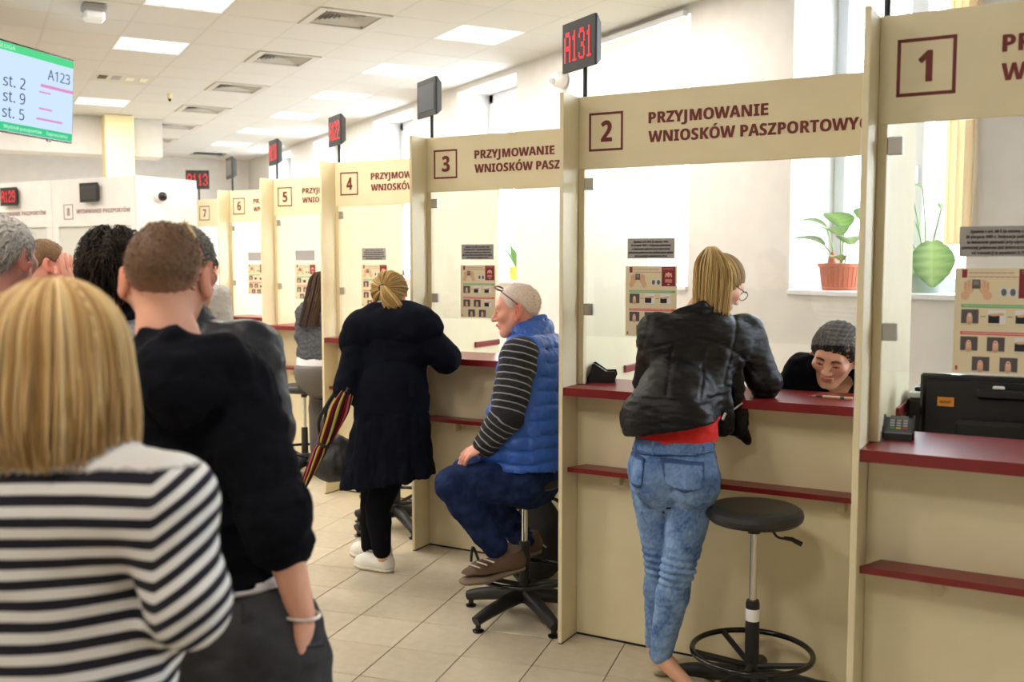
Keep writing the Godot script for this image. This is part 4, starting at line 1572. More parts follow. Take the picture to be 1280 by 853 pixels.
# a head with a face, looking along +z, its middle at the origin
func head(kind: String) -> Array:
	if built.has("head" + kind):
		return built["head" + kind]
	var m := kind != "woman"
	var s := Sdf.new(0.0038)
	s.ell(V(0, 0.028, -0.014), V(0.074, 0.084, 0.094), 0.01)
	s.ell(V(0, -0.03, 0.026), V(0.058 if m else 0.055, 0.078, 0.058), 0.03)
	for x in [-1.0, 1.0]:
		s.cap(V(x * 0.056, -0.035, 0.0), V(x * 0.024, -0.092, 0.052), 0.02 if m else 0.016, 0.018 if m else 0.015, 0.03)
		s.ell(V(x * 0.043, -0.02, 0.058), V(0.023, 0.02, 0.02), 0.025)
	s.cap(V(-0.01, -0.097, 0.066), V(0.01, -0.097, 0.066), 0.017, 0.017, 0.02)
	s.cap(V(-0.036, 0.024, 0.072), V(0.036, 0.024, 0.072), 0.013, 0.013, 0.02)
	for x in [-1.0, 1.0]:
		s.carve(V(x * 0.031, 0.005, 0.093), V(0.019, 0.012, 0.016), 0.012)
		s.ell(V(x * 0.031, 0.003, 0.07), V(0.0145, 0.0125, 0.0135), 0.005)
		s.groove(V(x * 0.02, -0.001, 0.085), V(x * 0.042, -0.001, 0.081), 0.0016, 0.003)
	s.cap(V(0, 0.012, 0.082), V(0, -0.03, 0.104), 0.008, 0.012 if m else 0.0105, 0.012)
	for x in [-1.0, 1.0]:
		s.ell(V(x * 0.013, -0.033, 0.092), V(0.0085, 0.008, 0.01), 0.008)
	s.cap(V(-0.02, -0.06, 0.081), V(0, -0.057, 0.09), 0.005, 0.0062, 0.008)
	s.cap(V(0.02, -0.06, 0.081), V(0, -0.057, 0.09), 0.005, 0.0062, 0.008)
	s.cap(V(-0.016, -0.069, 0.081), V(0.016, -0.069, 0.081), 0.0066, 0.0066, 0.008)
	s.groove(V(-0.023, -0.0632, 0.087), V(0.023, -0.0632, 0.087), 0.0022, 0.003)
	for x in [-1.0, 1.0]:
		var t := Basis(V(0, 1, 0), x * 0.6) * Basis(V(1, 0, 0), -0.15)
		s.ell(V(x * 0.083, -0.006, -0.018), V(0.0085, 0.034, 0.021), 0.006, t)
		s.ell(V(x * 0.077, -0.034, -0.008), V(0.007, 0.012, 0.01), 0.008, t)
		s.carve(V(x * 0.09, -0.002, -0.01), V(0.005, 0.019, 0.01), 0.004, t)
	s.cap(V(0, -0.06, -0.028), V(0, -0.17, -0.05), 0.055 if m else 0.047, 0.058 if m else 0.05, 0.03)
	s.tint = func(p: Vector3, n: Vector3):
		var c := Color(1, 1, 1)
		var lip := clampf(1.0 - Vector2(p.x / 0.026, (p.y + 0.063) / 0.013).length(), 0, 1) if p.z > 0.07 else 0.0
		c = c.lerp(Color(0.86, 0.42, 0.42), minf(lip * 2.2, 0.8 if not m else 0.5))
		var chk := clampf(1.0 - V((absf(p.x) - 0.045) / 0.03, (p.y + 0.03) / 0.03, (p.z - 0.06) / 0.05).length(), 0, 1)
		c = c.lerp(Color(0.98, 0.68, 0.62), chk * 0.6)
		if absf(p.x) > 0.074:
			c = c.lerp(Color(0.98, 0.62, 0.55), 0.6)
		return c
	built["head" + kind] = s.build()
	return built["head" + kind]

# a right hand: wrist at the origin, fingers along +y, back of the hand +z; curl in radians per joint
func hand(curl: float, spread := 0.06) -> Array:
	var key := "hand%.2f" % curl
	if built.has(key):
		return built[key]
	var s := Sdf.new(0.0032)
	s.ell(V(0.002, 0.05, 0), V(0.041, 0.052, 0.0155), 0.012)
	s.cap(V(0, -0.05, 0), V(0, 0.02, 0), 0.027, 0.026, 0.02, V(0, 0, 1), 0.72)
	var x0 := [-0.03, -0.0095, 0.011, 0.03]
	var ln := [0.074, 0.082, 0.076, 0.06]
	for k in 4:
		var a := V(x0[k], 0.087 - 0.006 * absf(k - 1.3), 0.002)
		var dirx: float = (k - 1.5) * spread
		var ang := curl * 0.7
		var pts := [V(x0[k] * 0.8, 0.05, 0.001), a]
		var p := a
		for j in 3:
			var l: float = ln[k] * [0.44, 0.31, 0.25][j]
			p += V(dirx * l * cos(ang), cos(ang) * l, -sin(ang) * l)
			pts.append(p)
			ang += curl
		s.chain(pts, [0.011, 0.0098, 0.0088, 0.008, 0.0068], 0.003)
	s.chain([V(-0.018, 0.02, -0.006), V(-0.04, 0.048, -0.014), V(-0.052, 0.076, -0.02 - curl * 0.01), V(-0.052, 0.1, -0.026 - curl * 0.02)], [0.015, 0.0125, 0.0098, 0.0078], 0.006)
	built[key] = s.build()
	return built[key]

func hand_at(a: Array, wrist: Vector3, dir: Vector3, back: Vector3, right := true) -> Array:
	var y := dir.normalized()
	var x := y.cross(back).normalized()
	var z := x.cross(y)
	return [a[0]] + [Transform3D(Basis(x if right else -x, y, z), wrist)]

func part(p: Node3D, called: String, list: Array, m: Material, striped := false) -> MeshInstance3D:
	return put(p, called, meld(list, Transform3D(Basis(), -p.position), striped), m)

func torso(s: Sdf, J: Dictionary, g: float, k := 0.05) -> void:
	var f: float = J.get("fit", 1.0)
	var n: Vector3 = J.n
	var q: float = J.get("q", 0.66)
	s.cap(J.chest, J.waist, 0.155 * f + g, 0.135 * f * J.get("slim", 1.0) + g, k, n, q)
	s.cap(J.waist, J.hip, 0.135 * f * J.get("slim", 1.0) + g, 0.16 * f * J.get("hips", 1.0) + g, k + 0.01, n, q + 0.04)
	s.cap(J.sa, J.sb, 0.058 * f + g, 0.058 * f + g, k)
	s.cap(J.neck, J.chest, 0.055 * f + g, 0.12 * f + g, k, n, 0.72)

func arm(s: Sdf, J: Dictionary, e: String, g: float, r := 1.0, to := 1.0, k := 0.03) -> void:
	var f: float = J.get("fit", 1.0) * r
	s.cap(J["s" + e], J["e" + e], 0.056 * f + g, 0.045 * f + g, k)
	var w: Vector3 = J["e" + e].lerp(J["w" + e], to)
	s.cap(J["e" + e], w, 0.044 * f + g, lerpf(0.044, 0.029, to) * f + g, 0.02)

func leg(s: Sdf, J: Dictionary, e: String, g: float, r := 1.0, to := 1.0) -> void:
	var f: float = J.get("fit", 1.0) * r
	var h: Vector3 = J["h" + e]
	var kn: Vector3 = J["k" + e]
	var an: Vector3 = J["a" + e]
	s.cap(h, kn, 0.088 * f + g, 0.058 * f + g, J.get("legk", 0.03))
	var cf: Vector3 = kn.lerp(an, 0.3) + J.get("calf", V(0, 0, 0))
	s.cap(kn, cf, 0.055 * f + g, 0.056 * f + g, 0.012)
	s.cap(cf, kn.lerp(an, to), 0.056 * f + g, lerpf(0.056, 0.037, to) * f + g, 0.012)

# the whole skin of a figure as one mesh
func skin(p: Node3D, J: Dictionary, ht: Transform3D, kind: String, m: Material, hands: Array, cell := 0.014) -> MeshInstance3D:
	var s := Sdf.new(cell)
	torso(s, J, -0.008)
	s.cap(ht * V(0, -0.07, -0.03), J.neck, 0.048, 0.054, 0.02)
	for e in ["a", "b"]:
		if J.has("e" + e):
			arm(s, J, e, -0.004)
		if J.has("k" + e):
			leg(s, J, e, -0.006)
			if J.has("t" + e):
				s.cap(J["a" + e], J["t" + e], 0.034, 0.024, 0.02)
	var list := [s.build(), head(kind) + [ht]]
	list.append_array(hands)
	return part(p, "body", list, m)

func face(p: Node3D, ht: Transform3D, brow: Color) -> void:
	var t := Transform3D(ht.basis, ht.origin - p.position)
	for x in [-1.0, 1.0]:
		var st := begin()
		var ball := []
		tube(st, curve([V(x * 0.014, 0.02, 0.0875), V(x * 0.03, 0.0265, 0.088), V(x * 0.047, 0.0205, 0.079)], 8), 0.0032, 0.0018, 6)
		var b := put(p, "eyebrow", st.commit(), mat(brow, 0.8))
		b.transform = t
		var e := begin()
		tube(e, curve([V(x * 0.0185, -0.0015, 0.0845), V(x * 0.031, -0.0025, 0.0862), V(x * 0.0435, -0.0005, 0.0815)], 8), 0.0016, 0.0013, 6)
		lathe(e, [Vector2(0.0036, -0.001), Vector2(0.0036, -0.0006), Vector2(0, 0.0)], 12, Transform3D(Basis(V(1, 0, 0), PI / 2.0), V(x * 0.031, -0.002, 0.0846)))
		var eye := put(p, "eye", e.commit(), M.eye)
		eye.transform = t

func scalp(ht: Transform3D, d: Vector3, off: float) -> Vector3:
	d = d.normalized()
	return ht * (V(0, 0.028, -0.014) + V(d.x * (0.074 + off), d.y * (0.084 + off), d.z * (0.094 + off)))

# close hair: a shell that thins out at the hairline, and short strands combed over it
func short_hair(p: Node3D, ht: Transform3D, thick: float, a: Color, b: Color, n: int, length: float, lift := 0.0, comb := Vector3(0, 0.2, -1), rough := 0.02, called := "hair", fade = null) -> void:
	var s := Sdf.new(0.0045)
	s.ell(V(0, 0.028, -0.014), V(0.074, 0.084, 0.094) + Vector3.ONE * thick, 0.01)
	s.post = func(q: Vector3, f: float):
		var l := hairline(q.z) + lift
		var t := clampf((l + 0.035 - q.y) / 0.05, 0, 1)
		return f + t * (thick + 0.008) * 1.1 + noise.get_noise_3d(q.x * 90.0, q.y * 90.0, q.z * 90.0) * thick * 0.5
	s.tint = func(q: Vector3, nn: Vector3):
		var v := 0.5 + 0.5 * noise.get_noise_3d(q.x * 260.0, q.y * 120.0, q.z * 120.0)
		var c := a.lerp(b, v)
		if fade != null:
			c = c.lerp(fade, clampf(1.0 - (q.y - hairline(q.z) - lift - 0.01) / 0.075, 0, 0.75))
		return c
	var o := part(p, called, [s.build() + [ht]], M.hairv)
	if n > 0:
		var st := begin()
		var t := Transform3D(Basis(), -p.position)
		for k in n:
			var y := rng.randf_range(-0.75, 1.0)
			var th := rng.randf() * TAU
			var d := V(sqrt(1 - y * y) * cos(th), y, sqrt(1 - y * y) * sin(th))
			var loc0 := V(0, 0.028, -0.014) + d * V(0.074, 0.084, 0.094)
			if loc0.y < hairline(loc0.z) + lift + 0.02:
				continue
			var dir := (d * 0.35 + comb + V(rng.randf_range(-1, 1), rng.randf_range(-1, 1), rng.randf_range(-1, 1)) * rough * 10.0).normalized()
			dir = (dir - d * maxf(0.0, -dir.dot(d)) * 1.0).normalized()
			var p0 := scalp(ht, d, thick * 0.6)
			var l := length * rng.randf_range(0.6, 1.2)
			var w := ht.basis * dir
			var p1 := p0 + w * l * 0.5 + (ht.basis * d) * l * 0.12
			var p2 := p0 + w * l - (ht.basis * d) * l * 0.05
			tube(st, [t * p0, t * p1, t * p2], 0.0013, 0.0004, 3, a.lerp(b, rng.randf()))
		put(o, "strands", st.commit(), M.hairv).set_meta("kind", "stuff")

# hair strands as one mesh: each path with a colour between a and b
func strands(p: Node3D, paths: Array, r0: float, r1: float, cols: Array, called := "strands", sides := 4) -> MeshInstance3D:
	var st := begin()
	var t := Transform3D(Basis(), -p.position)
	for path in paths:
		var q := []
		for v in path:
			q.append(t * v)
		var c: Color = cols[rng.randi() % cols.size()]
		c = c.lerp(cols[rng.randi() % cols.size()], rng.randf())
		tube(st, q, r0 * rng.randf_range(0.6, 1.15), r1, sides, c)
	return put(p, called, st.commit(), M.hairv)

# hair drawn back over the head to a tie at local point tie
func pulled_back(ht: Transform3D, tie: Vector3, n: int, thick: float, mess := 0.006) -> Array:
	var out := []
	var ctr := V(0, 0.028, -0.014)
	var rad := V(0.074, 0.084, 0.094) + Vector3.ONE * thick
	var td := ((tie - ctr) / rad).normalized()
	for k in n:
		var th := TAU * k / n + rng.randf() * 0.1
		# start on the hairline ring round the head
		var best := Vector3.ZERO
		var side := Basis(td, th) * (td.cross(V(1, 0.01, 0)).normalized())
		var reach := 0.0
		for j in range(4, 34):
			var a := j * 0.085
			var d := td * cos(a) + side * sin(a)
			var q := ctr + d * rad
			if q.y < hairline(q.z) - 0.004:
				break
			reach = a
		reach *= rng.randf_range(0.75, 1.0) if k % 3 == 0 else 1.0
		var path := []
		var off := rng.randf_range(0, mess)
		for j in 9:
			var a := reach * (1.0 - j / 8.0 * 0.97)
			var d := td * cos(a) + side * sin(a)
			path.append(ht * (ctr + d * (rad + Vector3.ONE * off * sin(PI * j / 8.0))))
		out.append(path)
	return out

func cloth_noise(p: Vector3, fx: float, fy: float, fz: float) -> float:
	return noise.get_noise_3d(p.x * fx, p.y * fy, p.z * fz)

func shoe(p: Node3D, called: String, heel: Vector3, toe: Vector3, upper: Material, sole: Material, wide := 1.0, ankle := 0.06, tilt_up := Vector3.UP) -> MeshInstance3D:
	var up := tilt_up.normalized()
	var s := Sdf.new(0.006)
	var d := (toe - heel).normalized()
	var ball := heel.lerp(toe, 0.68)
	s.cap(heel + up * 0.045 + d * 0.02, ball + up * 0.034, 0.036 * wide, 0.042 * wide, 0.02)
	s.cap(ball + up * 0.032, toe - d * 0.035 + up * 0.03, 0.042 * wide, 0.032 * wide, 0.02)
	s.cap(heel + up * 0.05 + d * 0.035, heel + up * (0.05 + ankle) + d * 0.045, 0.038 * wide, 0.04 * wide, 0.02)
	s.cut(heel + up * 0.012, -up, 0.004)
	s.cut(heel + up * (0.055 + ankle) + d * 0.05, up + d * 0.2, 0.004)
	var o := part(p, called, [s.build()], upper)
	var b := Sdf.new(0.006)
	b.cap(heel + up * 0.012 + d * 0.025, ball + up * 0.012, 0.038 * wide, 0.045 * wide, 0.02, up, 0.36)
	b.cap(ball + up * 0.012, toe - d * 0.035 + up * 0.014, 0.045 * wide, 0.036 * wide, 0.02, up, 0.36)
	var so := put(o, "sole", meld([b.build()], Transform3D(Basis(), -p.position)), sole)
	return o

func people() -> void:
	M.hairv = vmat(0.62)
	M.hairv.metallic_specular = 0.3
	M.eye = mat(rgb(40, 28, 22), 0.2)
	M.skin = vmat(0.55)
	M.skin.albedo_color = rgb(226, 172, 142)
	M.skin2 = vmat(0.55)
	M.skin2.albedo_color = rgb(216, 158, 130)
	M.skinred = vmat(0.55)
	M.skinred.albedo_color = rgb(222, 156, 136)
	striped_woman()
	hoodie_man()
	leather_woman()
	vest_man()
	coat_woman()
	clerk()
	brown_hair_woman()
	queue()

# ----- woman in the striped shirt, near the camera -----
func striped_woman() -> void:
	var p := thing("person", "woman with a blonde bob in a black and white striped shirt", "person", V(0.026, 0.000, -0.962))
	p.position.y = 0.0
	var n := V(sin(deg_to_rad(14)), 0, -cos(deg_to_rad(14)))
	var J := {"n": n, "fit": 1.0, "neck": V(0.114, 1.348, -1.594), "chest": V(0.112, 1.222, -1.595), "waist": V(0.109, 1.059, -1.594), "hip": V(0.105, 0.905, -1.582), "sa": V(-0.026, 1.264, -1.663), "sb": V(0.240, 1.271, -1.484), "ea": V(-0.071, 1.078, -1.671), "wa": V(-0.018, 0.939, -1.893), "eb": V(0.263, 1.134, -1.436), "wb": V(0.231, 0.988, -1.738), "ha": V(0.042, 0.900, -1.627), "hb": V(0.177, 0.909, -1.532), "ka": V(0.019, 0.421, -1.597), "kb": V(0.161, 0.421, -1.519), "aa": V(0.002, -0.043, -1.588), "ab": V(0.146, -0.043, -1.509)}
	var ht := Transform3D(frame(n + V(0, -0.1, 0)), V(0.119, 1.451, -1.623))
	var hl := hand_at(hand(0.5), J.wa, V(0.4, 0.1, -0.9), Vector3.UP, false)
	var hr := hand_at(hand(0.5), J.wb, V(0.1, 0.1, -0.9), Vector3.UP, true)
	skin(p, J, ht, "woman", M.skin, [hl, hr])
	var s := Sdf.new(0.0065)
	torso(s, J, 0.006)
	s.cap(J.sa, J.sb, 0.066, 0.066, 0.06)
	for e in ["a", "b"]:
		arm(s, J, e, 0.012, 1.0, 0.92, 0.015)
	s.cut(J.neck + V(0, 0.026, 0), V(0, 1, 0) - n * 0.1, 0.008, 0.11)
	s.cut(V(0.103, 0.869, -1.580), V(0, -1, 0), 0.01)
	s.post = func(q: Vector3, f: float): return f + 0.006 * cloth_noise(q, 6, 10, 6) + 0.002 * cloth_noise(q, 16, 30, 16)
	var ref: Vector3 = J.chest
	var xs := V(cos(deg_to_rad(14)), 0, sin(deg_to_rad(14)))
	s.tint = func(q: Vector3, nn: Vector3):
		var v: float = q.y
		var u: float = (q - ref).dot(xs)
		v += 0.008 * cloth_noise(q, 4, 4, 4) * clampf((1.3 - q.y) * 3.0, 0, 1) + 0.012 * u * u * 10.0
		if absf(u) > 0.142:
			v -= (absf(u) - 0.142) * 0.75
		if q.y > J.neck.y - 0.016:
			return Color(0.5, 0, 0)
		return Color(v / 0.0295 + 0.1, 0, 0)
	part(p, "shirt", [s.build()], stripes(rgb(22, 20, 32), rgb(222, 219, 214), 0.5), true)
	var l := Sdf.new(0.014)
	torso(l, J, -0.002)
	leg(l, J, "a", 0.008)
	leg(l, J, "b", 0.008)
	l.cut(V(0.107, 0.964, -1.586), V(0, 1, 0), 0.01)
	part(p, "trousers", [l.build()], mat(rgb(40, 44, 60), 0.9))
	for e in ["a", "b"]:
		var h: Vector3 = J["a" + e]
		h.y = 0.0
		shoe(p, "shoe", h - n * 0.06, h + n * 0.19, M.black, M.grey)
	# bob: locks that fall from the crown and turn in at the ends
	var sh := Sdf.new(0.006)
	sh.ell(V(0, 0.03, -0.016), V(0.092, 0.094, 0.107), 0.02)
	sh.cap(V(0, 0.0, -0.03), V(0, -0.1, -0.034), 0.095, 0.092, 0.03, V(0, 0, 1), 0.86)
	sh.carve(V(0, -0.06, 0.1), V(0.07, 0.12, 0.07), 0.02)
	sh.cut(V(0, -0.13, 0), V(0, -1, 0), 0.01)
	sh.tint = func(q: Vector3, nn: Vector3): return lin(150, 112, 60).lerp(lin(186, 150, 92), 0.5 + 0.5 * noise.get_noise_3d(q.x * 130.0, q.y * 8.0, q.z * 130.0))
	var hair := part(p, "hair", [sh.build() + [ht]], M.hairv)
	var paths := []
	for k in 760:
		var th := rng.randf() * TAU
		if absf(wrapf(th - PI / 2.0, -PI, PI)) < 0.75:
			continue
		var dx := cos(th)
		var dz := sin(th)
		var path := []
		var r := 1.03 + rng.randf_range(-0.03, 0.08)
		var len := rng.randf_range(0.135, 0.172) + 0.012 * dz
		var curl := rng.randf_range(0.008, 0.026)
		var wob := rng.randf() * 6.0
		var k0 := rng.randf_range(0.12, 0.5)
		for j in 15:
			var u := j / 14.0
			var q: Vector3
			if u < 0.45:
				var a := lerpf(k0, PI / 2.0, u / 0.45)
				q = V(dx * 0.094 * sin(a), 0.03 + 0.1 * cos(a), -0.018 + dz * 0.107 * sin(a)) * V(r, r, r)
			else:
				var d := (u - 0.45) / 0.55
				var flare := 1.0 + 0.1 * sin(d * 2.4) - curl * 9.0 * pow(d, 4)
				q = V(dx * 0.094 * r * flare, 0.03 - d * (len + 0.005), -0.02 + dz * 0.104 * r * flare)
			q += V(sin(wob + u * 5.0), 0, cos(wob * 1.7 + u * 4.0)) * 0.0035 * u
			path.append(ht * q)
		paths.append(path)
	var cols := [lin(198, 164, 112), lin(182, 146, 92), lin(212, 184, 136), lin(164, 126, 76), lin(204, 174, 124), lin(142, 106, 62)]
	var o := strands(p, paths, 0.0048, 0.0012, cols)
	o.set_meta("kind", "stuff")

# ----- man in the black hoodie -----
func hoodie_man() -> void:
	var p := thing("person", "man in a black hooded top, one hand in his grey trouser pocket", "person", V(0.341, 0.000, -1.919))
	p.position.y = 0.0
	var n := V(sin(deg_to_rad(22)), 0, -cos(deg_to_rad(22)))
	var J := {"n": n, "fit": 1.06, "neck": V(0.368, 1.477, -2.141), "chest": V(0.383, 1.285, -2.139), "waist": V(0.397, 1.069, -2.112), "hip": V(0.430, 0.870, -2.076), "sa": V(0.226, 1.367, -2.278), "sb": V(0.474, 1.357, -2.050), "ea": V(0.193, 1.085, -2.305), "wa": V(0.240, 0.883, -2.432), "eb": V(0.523, 1.124, -1.933), "wb": V(0.569, 0.912, -1.912), "ha": V(0.355, 0.830, -2.136), "hb": V(0.514, 0.845, -2.004), "ka": V(0.339, 0.394, -2.106), "kb": V(0.498, 0.417, -1.975), "aa": V(0.320, -0.007, -2.103), "ab": V(0.481, 0.024, -1.972)}
	var ht := Transform3D(frame(n.rotated(Vector3.UP, 0.08) + V(0, -0.08, 0)), V(0.371, 1.584, -2.183))
	var hl := hand_at(hand(0.5), J.wa, V(0.4, -0.3, -0.8), Vector3.UP, false)
	var dr: Vector3 = V(0.581, 0.779, -1.917) - V(0.569, 0.912, -1.912)
	var hr := hand_at(hand(0.25), J.wb, dr, V(0.8, 0.0, 0.5), true)
	var b := skin(p, J, ht, "man", M.skin2, [hl, hr], 0.011)
	short_hair(p, ht, 0.005, lin(84, 62, 46), lin(112, 86, 64), 2200, 0.009, 0.004, V(0.0, 0.3, 0.4), 0.03, "hair", lin(184, 132, 106))
	# necklace, glasses pushed up, bracelet
	var t := Transform3D(Basis(), -p.position)
	var nk := []
	for k in 25:
		var a := TAU * k / 24.0
		nk.append(t * (ht * V(0.064 * cos(a), -0.128 - 0.012 * sin(a), -0.046 + 0.066 * sin(a))))
	put(p, "necklace", pipe(nk, 0.0028), mat(rgb(220, 200, 160), 0.3, 0.8))
	var gold := mat(rgb(206, 170, 112), 0.3, 0.7)
	var gl := begin()
	for x in [-1.0, 1.0]:
		tube(gl, curve([t * (ht * V(x * 0.081, -0.008, -0.02)), t * (ht * V(x * 0.0765, 0.04, -0.002)), t * (ht * V(x * 0.058, 0.088, 0.02)), t * (ht * V(x * 0.045, 0.112, 0.035))], 12), 0.0026, 0.0026, 6)
		tube(gl, curve([t * (ht * V(x * 0.045, 0.112, 0.035)), t * (ht * V(x * 0.035, 0.085, 0.1)), t * (ht * V(x * 0.01, 0.112, 0.06)), t * (ht * V(x * 0.035, 0.125, 0.04)), t * (ht * V(x * 0.045, 0.112, 0.035))], 16), 0.002, 0.002, 6)
	put(p, "glasses", gl.commit(), gold)
	var br := begin()
	var wd: Vector3 = (J.wb - J.eb).normalized()
	var wx := wd.cross(n).normalized()
	var wz := wx.cross(wd)
	var bp := []
	for k in 19:
		var a := TAU * k / 18.0
		bp.append(t * (J.wb - wd * 0.004 + wx * (0.033 * cos(a)) + wz * (0.031 * sin(a)) + wd * 0.01 * cos(a)))
	tube(br, bp, 0.0036, 0.0036, 8)
	put(p, "bracelet", br.commit(), mat(rgb(214, 210, 204), 0.3, 0.6))
	# hooded top with pushed-up sleeves
	var s := Sdf.new(0.009)
	torso(s, J, 0.016)
	arm(s, J, "a", 0.016, 1.05, 0.3)
	arm(s, J, "b", 0.018, 1.1, 0.24)
	s.cut(V(0.367, 1.449, -2.140), V(0, 1, 0) - n * 0.1, 0.01, 0.11)
	# the hood, fallen round the neck
	s.chain([V(0.300, 1.446, -2.176), V(0.317, 1.462, -2.077), V(0.353, 1.465, -2.023), V(0.405, 1.443, -2.027), V(0.447, 1.426, -2.094), V(0.424, 1.428, -2.209)], [0.022, 0.026, 0.028, 0.028, 0.024, 0.02], 0.02)
	s.chain([V(0.308, 1.419, -2.089), V(0.354, 1.389, -1.992), V(0.438, 1.412, -2.006), V(0.488, 1.418, -2.048)], [0.05, 0.074, 0.066, 0.046], 0.02, n, 0.7)
	s.cap(V(0.348, 1.399, -2.020), V(0.358, 1.337, -1.986), 0.06, 0.03, 0.03, n, 0.5)
	s.cut(V(0.429, 0.968, -1.937), V(0, -1, 0), 0.008, 0.42)
	s.post = func(q: Vector3, f: float): return f + 0.009 * cloth_noise(q, 9, 13, 9) + 0.005 * cloth_noise(q, 22, 26, 22)
	part(p, "hooded_top", [s.build()], M.blackcloth)
	var h := Sdf.new(0.012)
	torso(h, J, 0.02)
	h.cut(V(0.429, 0.982, -1.938), V(0, 1, 0), 0.005)
	h.cut(V(0.428, 0.954, -1.936), V(0, -1, 0), 0.005)
	part(p, "shirt_hem", [h.build()], M.paper)
	var l := Sdf.new(0.01)
	torso(l, J, 0.006)
	leg(l, J, "a", 0.022, 1.05)
	leg(l, J, "b", 0.026, 1.08)
	l.cap(V(0.578, 0.820, -1.933), V(0.584, 0.685, -1.941), 0.052, 0.055, 0.04)
	l.cut(V(0.428, 0.964, -1.936), V(0, 1, 0), 0.006)
	l.post = func(q: Vector3, f: float): return f + 0.008 * cloth_noise(q, 9, 12, 9) + 0.003 * cloth_noise(q, 26, 26, 26)
	part(p, "trousers", [l.build()], M.greycloth)
	var pk: Vector3 = V(0.558, 0.858, -1.913)
	put(p, "pocket_edge", pipe([t * V(0.519, 0.901, -1.921), t * V(0.549, 0.860, -1.884), t * V(0.603, 0.858, -1.889)], 0.005), M.greycloth)
	put(p, "belt_loop", box(V(0.012, 0.05, 0.008), 0.003), M.greycloth, t * V(0.455, 0.936, -1.920))
	for e in ["a", "b"]:
		var hh: Vector3 = J["a" + e]
		hh.y = 0.0
		shoe(p, "shoe", hh - n * 0.07, hh + n * 0.21, M.black, M.paper, 1.1)

